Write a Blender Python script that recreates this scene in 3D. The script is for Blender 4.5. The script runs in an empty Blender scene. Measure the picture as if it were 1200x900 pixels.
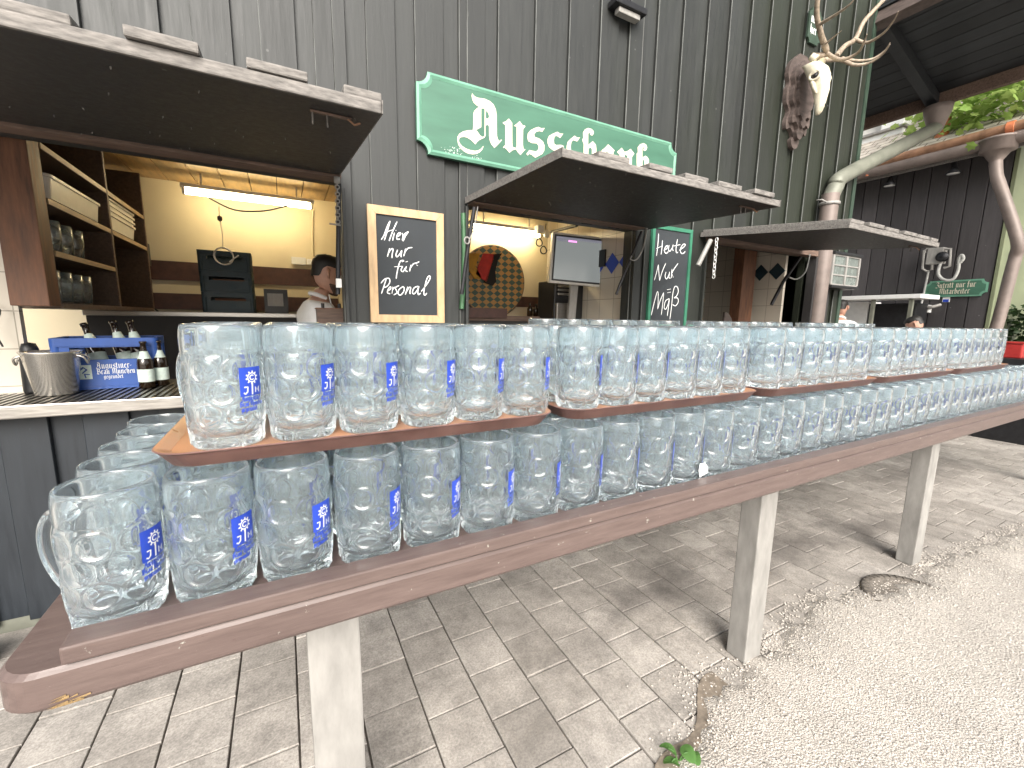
import bpy, bmesh, math, random
from mathutils import Vector, Matrix
from mathutils.geometry import tessellate_polygon
RND = random.Random(7)
SC = bpy.context.scene
COL = SC.collection
PI = math.pi
G = -1.22                      # ground level; the camera stands at the origin, eye height 1.22 m

# ------------------------------------------------------------------ camera
F, YAW, PIT, ROL = 498.64, math.radians(28.1815), math.radians(8.7474), math.radians(.8683)
cf = Vector((math.sin(YAW)*math.cos(PIT), math.cos(YAW)*math.cos(PIT), -math.sin(PIT)))
cr0 = Vector((math.cos(YAW), -math.sin(YAW), 0)); cu0 = cr0.cross(cf)
cr = cr0*math.cos(ROL) + cu0*math.sin(ROL); cu = -cr0*math.sin(ROL) + cu0*math.cos(ROL)
cam = bpy.data.cameras.new('camera'); co = bpy.data.objects.new('camera', cam); COL.objects.link(co)
M4 = Matrix((( cr.x, cu.x, -cf.x, 0), (cr.y, cu.y, -cf.y, 0), (cr.z, cu.z, -cf.z, 0), (0, 0, 0, 1)))
co.matrix_world = M4
cam.sensor_width = 36; cam.lens = F/1200*36; cam.clip_start = .02; cam.clip_end = 500
SC.camera = co
def ray(x, y): return cr*((x-600)/F) - cu*((y-450)/F) + cf
def atY(x, y, Y): d = ray(x, y); return d*(Y/d.y)
def atX(x, y, X): d = ray(x, y); return d*(X/d.x)
def atZ(x, y, Z): d = ray(x, y); return d*(Z/d.z)

# ------------------------------------------------------------------ materials
def newmat(name):
    m = bpy.data.materials.new(name); m.use_nodes = True
    nt = m.node_tree; return m, nt, nt.nodes['Principled BSDF']
def ramp(nt, stops):
    r = nt.nodes.new('ShaderNodeValToRGB'); e = r.color_ramp.elements
    while len(e) < len(stops): e.new(.5)
    for k, (p, c) in zip(e, stops): k.position = p; k.color = (*c, 1) if len(c) == 3 else c
    return r
def coords(nt, scale=(1, 1, 1), kind='Object'):
    t = nt.nodes.new('ShaderNodeTexCoord'); mp = nt.nodes.new('ShaderNodeMapping')
    mp.inputs['Scale'].default_value = scale; nt.links.new(t.outputs[kind], mp.inputs['Vector']); return mp.outputs['Vector']
def noise(nt, vec, scale=5, detail=6, rough=.6):
    n = nt.nodes.new('ShaderNodeTexNoise'); n.inputs['Scale'].default_value = scale
    n.inputs['Detail'].default_value = detail; n.inputs['Roughness'].default_value = rough
    if vec is not None: nt.links.new(vec, n.inputs['Vector'])
    return n.outputs['Fac']
def mixc(nt, fac, a, b, mode='MIX'):
    m = nt.nodes.new('ShaderNodeMix'); m.data_type = 'RGBA'; m.blend_type = mode
    for s, v in ((0, fac), (6, a), (7, b)):
        if isinstance(v, (int, float)): m.inputs[s].default_value = v
        elif isinstance(v, tuple): m.inputs[s].default_value = (*v, 1)
        else: nt.links.new(v, m.inputs[s])
    return m.outputs[2]
def bump(nt, p, h, strength=.3, dist=.002):
    b = nt.nodes.new('ShaderNodeBump'); b.inputs['Strength'].default_value = strength; b.inputs['Distance'].default_value = dist
    nt.links.new(h, b.inputs['Height']); nt.links.new(b.outputs['Normal'], p.inputs['Normal'])
def simple(name, c, rough=.6, metal=0, var=.25, scale=20, stretch=(1, 1, 1), bmp=.15, spec=.5, island=0., coat=0):
    """colour with procedural mottling, streaks along the stretched axis and an optional tint per loose piece"""
    m, nt, p = newmat(name)
    v = coords(nt, stretch); n = noise(nt, v, scale)
    lo = tuple(max(0, x*(1-var)) for x in c); hi = tuple(min(1, x*(1+var)) for x in c)
    r = ramp(nt, [(.3, lo), (.7, hi)]); nt.links.new(n, r.inputs[0]); colr = r.outputs[0]
    if island:
        g = nt.nodes.new('ShaderNodeNewGeometry'); r2 = ramp(nt, [(0, (1-island,)*3), (1, (1+island*.6,)*3)])
        nt.links.new(g.outputs['Random Per Island'], r2.inputs[0]); colr = mixc(nt, 1., colr, r2.outputs[0], 'MULTIPLY')
    nt.links.new(colr, p.inputs['Base Color'])
    rr = ramp(nt, [(.2, (max(0, rough-.12),)*3), (.8, (min(1, rough+.12),)*3)]); nt.links.new(n, rr.inputs[0]); nt.links.new(rr.outputs[0], p.inputs['Roughness'])
    p.inputs['Metallic'].default_value = metal; p.inputs['Specular IOR Level'].default_value = spec
    p.inputs['Coat Weight'].default_value = coat
    if bmp: bump(nt, p, n, bmp)
    return m
def emit(name, c, s):
    m, nt, p = newmat(name); p.inputs['Base Color'].default_value = (*c, 1)
    p.inputs['Emission Color'].default_value = (*c, 1); p.inputs['Emission Strength'].default_value = s; return m

def make_wall_wood(name, c1, c2, worn, algae=False):
    m, nt, p = newmat(name)
    v = coords(nt, (9, 9, .7)); n1 = noise(nt, v, 6, 8, .65)
    r = ramp(nt, [(.25, c1), (.75, c2)]); nt.links.new(n1, r.inputs[0]); c = r.outputs[0]
    g = nt.nodes.new('ShaderNodeNewGeometry'); ri = ramp(nt, [(0, (.75,)*3), (1, (1.3,)*3)])
    nt.links.new(g.outputs['Random Per Island'], ri.inputs[0]); c = mixc(nt, 1., c, ri.outputs[0], 'MULTIPLY')
    # scuffs, pale flecks and drips
    v2 = coords(nt, (1, 1, 1)); vo = nt.nodes.new('ShaderNodeTexVoronoi'); vo.inputs['Scale'].default_value = 9; nt.links.new(v2, vo.inputs['Vector'])
    rf = ramp(nt, [(.035, (1,)*3), (.06, (0,)*3)]); nt.links.new(vo.outputs['Distance'], rf.inputs[0])
    n3 = noise(nt, v2, 3.1, 3); r3 = ramp(nt, [(.52, (0,)*3), (.6, (.55,)*3)]); nt.links.new(n3, r3.inputs[0])
    f = mixc(nt, 1., rf.outputs[0], r3.outputs[0], 'MULTIPLY'); c = mixc(nt, f, c, worn)
    v4 = coords(nt, (1, 1, .35)); n4 = noise(nt, v4, 38, 8, .7); r4 = ramp(nt, [(.67, (0,)*3), (.76, (.35,)*3)]); nt.links.new(n4, r4.inputs[0])
    c = mixc(nt, r4.outputs[0], c, worn)
    if algae:                                                   # green algae stain on the sheltered end of the boards
        v8 = coords(nt, (.45, 1, .25)); n8 = noise(nt, v8, 3.2, 5, .6); sx = nt.nodes.new('ShaderNodeSeparateXYZ'); nt.links.new(coords(nt), sx.inputs[0])
        ma = nt.nodes.new('ShaderNodeMapRange'); ma.inputs[1].default_value = .8; ma.inputs[2].default_value = 4.2; ma.inputs[3].default_value = -.25; ma.inputs[4].default_value = .38; nt.links.new(sx.outputs[0], ma.inputs[0])
        ad = nt.nodes.new('ShaderNodeMath'); ad.operation = 'ADD'; nt.links.new(n8, ad.inputs[0]); nt.links.new(ma.outputs[0], ad.inputs[1]); r8 = ramp(nt, [(.45, (0,)*3), (.85, (.85,)*3)]); nt.links.new(ad.outputs[0], r8.inputs[0]); c = mixc(nt, r8.outputs[0], c, (.0135, .0175, .0095))
    nt.links.new(c, p.inputs['Base Color'])
    rr = ramp(nt, [(.2, (.42,)*3), (.8, (.66,)*3)]); nt.links.new(n1, rr.inputs[0]); nt.links.new(rr.outputs[0], p.inputs['Roughness'])
    bump(nt, p, n1, .25, .003); return m

M = {}
M['wall'] = make_wall_wood('stained_planks', (.0145, .0158, .0155), (.0265, .0285, .0275), (.22, .22, .21), True)
M['lowwall_shade'] = make_wall_wood('shade_painted_planks', (.008, .011, .0155), (.015, .020, .0265), (.16, .17, .18))  # awning and bench shade painted into the boards below the counter
M['worn'] = simple('worn_plank_edge', (.11, .115, .11), .7, var=.55, scale=9, stretch=(1, 1, .5))
M['farwall'] = make_wall_wood('brown_black_planks', (.040, .037, .0385), (.068, .062, .0645), (.3, .29, .28))
M['under'] = make_wall_wood('dark_underside', (.016, .0155, .015), (.030, .029, .028), (.3, .29, .27))
M['weather'] = simple('weathered_grey_wood', (.185, .172, .160), .85, var=.5, scale=14, stretch=(2, 9, 9), bmp=.5, island=.3)
M['beam'] = simple('brown_beam_wood', (.13, .085, .065), .65, var=.45, scale=8, stretch=(1, 10, 10), bmp=.3)
M['redpost'] = simple('red_brown_post_wood', (.14, .062, .033), .6, var=.5, scale=7, stretch=(8, 8, 1), bmp=.3)
M['shelfwood'] = simple('shelf_board_wood', (.10, .062, .04), .6, var=.35, scale=9, stretch=(8, 1, 8))
M['shelfedge'] = simple('pale_shelf_edge_wood', (.45, .33, .20), .55, var=.25, scale=9, stretch=(8, 1, 8))
M['cream'] = simple('cream_painted_wall', (.62, .54, .38), .8, var=.06, scale=3)
M['ceil'] = simple('varnished_ceiling_boards', (.42, .28, .13), .5, var=.3, scale=6, stretch=(6, 1, 1), island=.25)
M['brownband'] = simple('brown_wall_band', (.07, .032, .025), .5, var=.3)
M['darkroom'] = simple('dark_interior_paint', (.028, .026, .026), .7)
M['steel'] = simple('brushed_steel', (.43, .41, .385), .34, 1, var=.12, scale=14, stretch=(1, 12, 12), bmp=.05)
M['bucketsteel'] = simple('polished_bucket_steel', (.60, .57, .52), .2, .75, var=.1, scale=9, stretch=(6, 6, 1), bmp=0)
M['galv'] = simple('galvanised_steel', (.285, .275, .26), .6, .2, var=.22, scale=26, stretch=(1, 1, .3), bmp=.1)
M['darksteel'] = simple('dark_steel', (.03, .03, .033), .45, .6)
M['blue'] = simple('blue_crate_plastic', (.025, .085, .33), .42, var=.12, bmp=.05)
M['navy'] = simple('dark_blue_crate_plastic', (.014, .035, .048), .5, var=.2)
M['whiteplastic'] = simple('white_plastic', (.66, .64, .60), .45, var=.08)
M['black'] = simple('black_plastic', (.012, .012, .013), .45)
M['white'] = simple('white_print', (.78, .79, .78), .55, var=.05, bmp=0)
M['cloth'] = simple('white_cotton', (.72, .72, .72), .9, var=.06, scale=40)
M['trouser'] = simple('dark_trouser_cloth', (.03, .03, .035), .9)
M['skin'] = simple('skin', (.46, .26, .19), .5, var=.12, scale=30, bmp=.05)
M['hair'] = simple('dark_hair', (.012, .010, .009), .55, var=.4, scale=90, stretch=(1, 1, 4), bmp=.5)
M['stubble'] = simple('short_beard', (.085, .048, .035), .8, var=.5, scale=120, bmp=.4)
M['sclera'] = simple('eye_white', (.75, .73, .7), .3, var=.03)
M['green'] = simple('green_sign_paint', (.050, .140, .093), .5, var=.16, scale=5, stretch=(.6, 1, 3), bmp=.06)
M['greenrim'] = simple('pale_green_rim_paint', (.125, .29, .205), .48, var=.15, scale=9, bmp=.05)
M['cream_letter'] = simple('cream_lettering', (.62, .565, .46), .6, var=.05, bmp=0)
M['board'] = simple('blackboard_slate', (.026, .031, .036), .75, var=.28, scale=4, bmp=0)
M['frame'] = simple('pale_pine_frame', (.50, .34, .19), .5, var=.22, scale=10, stretch=(4, 4, 1), bmp=.1)
M['chalk'] = simple('chalk', (.78, .79, .79), .95, var=.12, scale=250, bmp=.3)
M['greenframe'] = simple('green_frame_paint', (.035, .165, .10), .5, var=.15)
M['bone'] = simple('old_bone', (.62, .57, .44), .6, var=.2, scale=18, bmp=.3)
M['antler'] = simple('antler_horn', (.30, .24, .18), .55, var=.45, scale=14, stretch=(3, 3, 3), bmp=.5)
M['plaque'] = simple('carved_plaque_wood', (.095, .072, .064), .6, var=.4, scale=10, stretch=(1, 1, 4), bmp=.4)
M['copper'] = simple('weathered_copper', (.30, .165, .10), .5, .3, var=.35, scale=9, bmp=.1)
M['redclay'] = simple('terracotta_pipe', (.50, .16, .07), .55, var=.25, bmp=.1)
M['zinc'] = simple('grey_green_zinc', (.185, .19, .155), .55, .2, var=.2, scale=8, bmp=.06)
M['pinkzinc'] = simple('brownish_zinc', (.20, .162, .145), .55, .2, var=.2, scale=8, bmp=.06)
M['porch'] = simple('dark_porch_boards', (.022, .025, .028), .5, var=.4, scale=5, stretch=(6, .6, 6), bmp=.2, island=.35)
M['darkgreen'] = simple('dark_green_paint', (.030, .052, .036), .5, var=.25, scale=6)
M['whitepaint'] = simple('white_metal_paint', (.74, .74, .73), .4, var=.06)
M['red'] = simple('red_plastic', (.32, .022, .02), .4)
M['palegreen'] = simple('pale_yellow_green_paint', (.15, .17, .10), .6, var=.15, scale=4)
M['bottle'] = simple('brown_bottle_glass', (.018, .010, .005), .12, var=.1, bmp=0, coat=.5)
M['label'] = simple('bottle_label_paper', (.62, .72, .66), .6, var=.12, scale=60, bmp=0)
M['lanternpane'] = simple('dusty_lantern_glass', (.13, .15, .14), .25, var=.3, scale=14, bmp=.05)
M['decalblue'] = simple('printed_blue_enamel', (.020, .060, .45), .35, var=.08, bmp=0)
M['flagred'] = simple('red_flag_cloth', (.42, .035, .03), .85); M['flaggold'] = simple('gold_flag_cloth', (.42, .22, .03), .85)
M['flagblack'] = simple('black_flag_cloth', (.012, .012, .012), .85)
M['hose'] = simple('green_hose', (.05, .13, .06), .45); M['grehose'] = simple('grey_cable', (.42, .42, .40), .5)
M['lamp'] = emit('fluorescent_tube', (1, .83, .50), 10.0)
M['leaf'] = None

def make_tile():
    m, nt, p = newmat('white_wall_tiles')
    v = coords(nt, (1, 1, 1)); s = nt.nodes.new('ShaderNodeSeparateXYZ'); nt.links.new(v, s.inputs[0])
    c = nt.nodes.new('ShaderNodeCombineXYZ'); a = nt.nodes.new('ShaderNodeMath'); a.operation = 'ADD'
    nt.links.new(s.outputs[0], a.inputs[0]); nt.links.new(s.outputs[1], a.inputs[1])
    nt.links.new(a.outputs[0], c.inputs[0]); nt.links.new(s.outputs[2], c.inputs[1])
    b = nt.nodes.new('ShaderNodeTexBrick'); b.offset = 0; b.inputs['Scale'].default_value = 1
    b.inputs['Brick Width'].default_value = .15; b.inputs['Row Height'].default_value = .15; b.inputs['Mortar Size'].default_value = .0022
    b.inputs['Color1'].default_value = (.55, .50, .42, 1); b.inputs['Color2'].default_value = (.58, .53, .45, 1); b.inputs['Mortar'].default_value = (.30, .27, .22, 1)
    nt.links.new(c.outputs[0], b.inputs['Vector']); nt.links.new(b.outputs['Color'], p.inputs['Base Color']); p.inputs['Roughness'].default_value = .25
    return m
M['tile'] = make_tile()

def make_glass():
    m, nt, p = newmat('mug_glass')
    p.inputs['Base Color'].default_value = (.945, .986, 1.0, 1); p.inputs['Roughness'].default_value = 0.0
    p.inputs['IOR'].default_value = 1.5; p.inputs['Transmission Weight'].default_value = 1
    # fine moulding ripple of pressed glass
    v = coords(nt, (1, 1, 1)); # dull water-mark film; its pale colour stands in for light scattered by the glass
    df = nt.nodes.new('ShaderNodeBsdfDiffuse'); df.inputs['Color'].default_value = (.80, .93, 1.0, 1)
    tl = nt.nodes.new('ShaderNodeBsdfTranslucent'); tl.inputs['Color'].default_value = (.80, .93, 1.0, 1)
    m1 = nt.nodes.new('ShaderNodeMixShader'); nt.links.new(df.outputs[0], m1.inputs[1]); nt.links.new(tl.outputs[0], m1.inputs[2])
    n2 = noise(nt, v, 26, 5, .65); r2 = ramp(nt, [(.35, (FILM*.5,)*3), (.7, (FILM*1.6,)*3)]); nt.links.new(n2, r2.inputs[0])
    m2 = nt.nodes.new('ShaderNodeMixShader'); nt.links.new(r2.outputs[0], m2.inputs[0]); nt.links.new(p.outputs[0], m2.inputs[1]); nt.links.new(m1.outputs[0], m2.inputs[2])
    nt.links.new(m2.outputs[0], nt.nodes['Material Output'].inputs['Surface'])
    return m
FILM = .050
M['glass'] = make_glass()
def make_pane():
    m, nt, p = newmat('window_glass'); p.inputs['Base Color'].default_value = (.9, .95, .93, 1); p.inputs['Roughness'].default_value = .05
    p.inputs['Transmission Weight'].default_value = .6; return m
M['pane'] = make_pane()

def make_rail():
    m, nt, p = newmat('red_brown_bench_paint')
    v = coords(nt, (1.2, 12, 12)); n = noise(nt, v, 7, 8, .65)
    r = ramp(nt, [(.3, (.088, .061, .055)), (.7, (.136, .098, .088))]); nt.links.new(n, r.inputs[0]); c = r.outputs[0]
    v2 = coords(nt); n2 = noise(nt, v2, 55, 6, .7); r2 = ramp(nt, [(.655, (0,)*3), (.70, (1,)*3)]); nt.links.new(n2, r2.inputs[0])
    c = mixc(nt, r2.outputs[0], c, (.34, .33, .29))
    v3 = coords(nt, (1, 3, 3)); n3 = noise(nt, v3, 16, 6, .6); r3 = ramp(nt, [(.66, (0,)*3), (.70, (1,)*3)]); nt.links.new(n3, r3.inputs[0])
    c = mixc(nt, r3.outputs[0], c, (.085, .052, .048))
    nt.links.new(c, p.inputs['Base Color']); p.inputs['Roughness'].default_value = .42
    bump(nt, p, n, .35, .002); return m
M['rail'] = make_rail()
M['rawwood'] = simple('splintered_raw_wood', (.28, .19, .09), .8, var=.5, scale=40, stretch=(1, 8, 8), bmp=.8)
M['tray'] = simple('brown_tray_plastic', (.36, .175, .09), .33, var=.2, scale=12, bmp=.06)
M['trayrim'] = simple('dark_red_brown_tray_rim', (.135, .072, .060), .42, var=.25, scale=18, bmp=.08)

def make_paver():
    m, nt, p = newmat('concrete_pavers')
    g = nt.nodes.new('ShaderNodeNewGeometry'); r = ramp(nt, [(0, (.325, .298, .270)), (.5, (.375, .345, .314)), (1, (.42, .388, .355))])
    nt.links.new(g.outputs['Random Per Island'], r.inputs[0]); c = r.outputs[0]
    v = coords(nt); n = noise(nt, v, 140, 5, .75); n7 = noise(nt, v, 11, 8, .7); r7 = ramp(nt, [(.36, (.72,)*3), (.6, (1.1,)*3)]); nt.links.new(n7, r7.inputs[0]); c = mixc(nt, 1., c, r7.outputs[0], 'MULTIPLY')
    rn = ramp(nt, [(.3, (.58,)*3), (.7, (1.28,)*3)]); nt.links.new(n, rn.inputs[0])
    c = mixc(nt, 1., c, rn.outputs[0], 'MULTIPLY')
    n2 = noise(nt, v, 2.2, 6, .6); r2 = ramp(nt, [(.46, (0,)*3), (.68, (.42,)*3)]); nt.links.new(n2, r2.inputs[0])
    c = mixc(nt, r2.outputs[0], c, (.14, .125, .11))
    # old spills darken the paving under the tables: round damp spots of their own shape
    vo = nt.nodes.new('ShaderNodeTexVoronoi'); vo.inputs['Scale'].default_value = 7; nt.links.new(v, vo.inputs['Vector'])
    rv = ramp(nt, [(.10, (.45,)*3), (.16, (0,)*3)]); nt.links.new(vo.outputs['Distance'], rv.inputs[0])
    n4 = noise(nt, v, 1.3, 2); r4 = ramp(nt, [(.48, (0,)*3), (.58, (1,)*3)]); nt.links.new(n4, r4.inputs[0])
    c = mixc(nt, mixc(nt, 1., rv.outputs[0], r4.outputs[0], 'MULTIPLY'), c, (.13, .11, .095))
    # two large patches beside the posts: grime plus under-bench shade put into the colour
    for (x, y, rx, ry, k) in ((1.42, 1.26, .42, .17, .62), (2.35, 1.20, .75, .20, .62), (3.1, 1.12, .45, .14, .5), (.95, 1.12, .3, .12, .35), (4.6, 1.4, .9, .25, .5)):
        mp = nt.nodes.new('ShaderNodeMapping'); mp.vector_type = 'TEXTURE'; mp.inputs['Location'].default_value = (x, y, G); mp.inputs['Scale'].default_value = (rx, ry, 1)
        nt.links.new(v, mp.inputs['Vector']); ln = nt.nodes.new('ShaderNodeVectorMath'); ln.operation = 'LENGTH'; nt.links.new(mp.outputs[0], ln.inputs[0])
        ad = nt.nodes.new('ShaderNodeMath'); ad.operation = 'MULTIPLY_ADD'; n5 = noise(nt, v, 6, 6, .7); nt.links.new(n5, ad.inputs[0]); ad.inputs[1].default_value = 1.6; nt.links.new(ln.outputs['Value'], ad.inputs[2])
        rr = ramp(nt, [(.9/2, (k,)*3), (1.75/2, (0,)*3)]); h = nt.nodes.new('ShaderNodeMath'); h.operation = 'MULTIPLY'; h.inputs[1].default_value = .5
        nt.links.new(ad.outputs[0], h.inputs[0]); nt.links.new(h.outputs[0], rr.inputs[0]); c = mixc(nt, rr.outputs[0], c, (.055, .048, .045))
    nt.links.new(c, p.inputs['Base Color']); p.inputs['Roughness'].default_value = .85; bump(nt, p, n, .35, .002); return m
M['paver'] = make_paver()
M['joint'] = simple('joint_grit', (.12, .105, .09), .95, var=.4, scale=80)
def make_gravel():
    m, nt, p = newmat('pale_gravel')
    v = coords(nt); vo = nt.nodes.new('ShaderNodeTexVoronoi'); vo.inputs['Scale'].default_value = 190; nt.links.new(v, vo.inputs['Vector'])
    r = ramp(nt, [(0, (.41, .375, .335)), (.35, (.48, .44, .395)), (.7, (.53, .488, .44)), (1, (.58, .54, .495))])
    s = nt.nodes.new('ShaderNodeSeparateColor'); nt.links.new(vo.outputs['Color'], s.inputs[0]); nt.links.new(s.outputs[0], r.inputs[0])
    rd = ramp(nt, [(.35, (1,)*3), (.8, (.68,)*3)]); nt.links.new(vo.outputs['Distance'], rd.inputs[0]); c = mixc(nt, 1., r.outputs[0], rd.outputs[0], 'MULTIPLY')
    n = noise(nt, v, 3, 5); rn = ramp(nt, [(.35, (.88,)*3), (.65, (1.08,)*3)]); nt.links.new(n, rn.inputs[0]); c = mixc(nt, 1., c, rn.outputs[0], 'MULTIPLY')
    nt.links.new(c, p.inputs['Base Color']); p.inputs['Roughness'].default_value = .9
    inv = nt.nodes.new('ShaderNodeMath'); inv.operation = 'SUBTRACT'; inv.inputs[0].default_value = 1; nt.links.new(vo.outputs['Distance'], inv.inputs[1])
    bump(nt, p, inv.outputs[0], .7, .004); return m
M['gravel'] = make_gravel()
M['pebble'] = simple('pale_pebble', (.49, .45, .405), .85, var=.15, scale=90, island=.32)
M['dirt'] = simple('bare_dirt', (.20, .165, .13), .95, var=.35, scale=50)
def make_leaf(name, a, b):
    m, nt, p = newmat(name); g = nt.nodes.new('ShaderNodeNewGeometry'); r = ramp(nt, [(0, a), (1, b)])
    nt.links.new(g.outputs['Random Per Island'], r.inputs[0]); nt.links.new(r.outputs[0], p.inputs['Base Color']); p.inputs['Roughness'].default_value = .5
    t = nt.nodes.new('ShaderNodeBsdfTranslucent'); nt.links.new(r.outputs[0], t.inputs['Color']); mx = nt.nodes.new('ShaderNodeMixShader'); mx.inputs[0].default_value = .45
    nt.links.new(p.outputs[0], mx.inputs[1]); nt.links.new(t.outputs[0], mx.inputs[2]); nt.links.new(mx.outputs[0], nt.nodes['Material Output'].inputs['Surface']); return m
M['leaf'] = make_leaf('maple_leaf', (.19, .31, .06), (.38, .50, .15)); M['weed'] = make_leaf('weed_leaf', (.09, .22, .06), (.16, .32, .09))
def make_roof():
    m, nt, p = newmat('old_roof_tiles'); v = coords(nt, (1, 1, 1)); b = nt.nodes.new('ShaderNodeTexBrick'); mp = nt.nodes.new('ShaderNodeMapping')
    mp.inputs['Rotation'].default_value = (0, 0, PI/2); nt.links.new(v, mp.inputs[0]); nt.links.new(mp.outputs[0], b.inputs['Vector'])
    b.inputs['Brick Width'].default_value = .17; b.inputs['Row Height'].default_value = .11; b.inputs['Mortar Size'].default_value = .008; b.inputs['Scale'].default_value = 1
    b.inputs['Color1'].default_value = (.44, .39, .34, 1); b.inputs['Color2'].default_value = (.54, .49, .43, 1); b.inputs['Mortar'].default_value = (.17, .14, .12, 1)
    n = noise(nt, v, 9); rn = ramp(nt, [(.3, (.7,)*3), (.7, (1.2,)*3)]); nt.links.new(n, rn.inputs[0]); c = mixc(nt, 1., b.outputs['Color'], rn.outputs[0], 'MULTIPLY')
    nt.links.new(c, p.inputs['Base Color']); p.inputs['Roughness'].default_value = .9; bump(nt, p, b.outputs['Color'], .6, .01); return m
M['roof'] = make_roof()
def make_check():
    m, nt, p = newmat('diamond_check_print')
    v = coords(nt, (1, 1, 1)); s = nt.nodes.new('ShaderNodeSeparateXYZ'); nt.links.new(v, s.inputs[0])
    c = nt.nodes.new('ShaderNodeCombineXYZ')
    def lin(a, b, o):
        m1 = nt.nodes.new('ShaderNodeMath'); m1.operation = 'MULTIPLY'; m1.inputs[1].default_value = a; nt.links.new(s.outputs[0], m1.inputs[0])
        m2 = nt.nodes.new('ShaderNodeMath'); m2.operation = 'MULTIPLY_ADD'; m2.inputs[1].default_value = b; nt.links.new(s.outputs[2], m2.inputs[0]); nt.links.new(m1.outputs[0], m2.inputs[2]); nt.links.new(m2.outputs[0], c.inputs[o])
    lin(15, 21, 0); lin(15, -21, 1)
    ck = nt.nodes.new('ShaderNodeTexChecker'); ck.inputs['Scale'].default_value = 1; nt.links.new(c.outputs[0], ck.inputs['Vector'])
    ck.inputs['Color1'].default_value = (.42, .24, .085, 1); ck.inputs['Color2'].default_value = (.055, .10, .085, 1)
    nt.links.new(ck.outputs['Color'], p.inputs['Base Color']); p.inputs['Roughness'].default_value = .6; return m
M['check'] = make_check()
def make_screen():
    m, nt, p = newmat('monitor_screen'); p.inputs['Base Color'].default_value = (.02, .02, .02, 1); p.inputs['Roughness'].default_value = .2
    p.inputs['Emission Color'].default_value = (.42, .45, .44, 1); p.inputs['Emission Strength'].default_value = .14; return m
M['screen'] = make_screen()
M['screenbar'] = emit('screen_menu_bar', (.09, .09, .11), .5); M['screenpink'] = emit('screen_pink_tab', (.55, .2, .5), .6); M['screenred'] = emit('screen_close_mark', (.6, .05, .04), .6)

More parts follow.
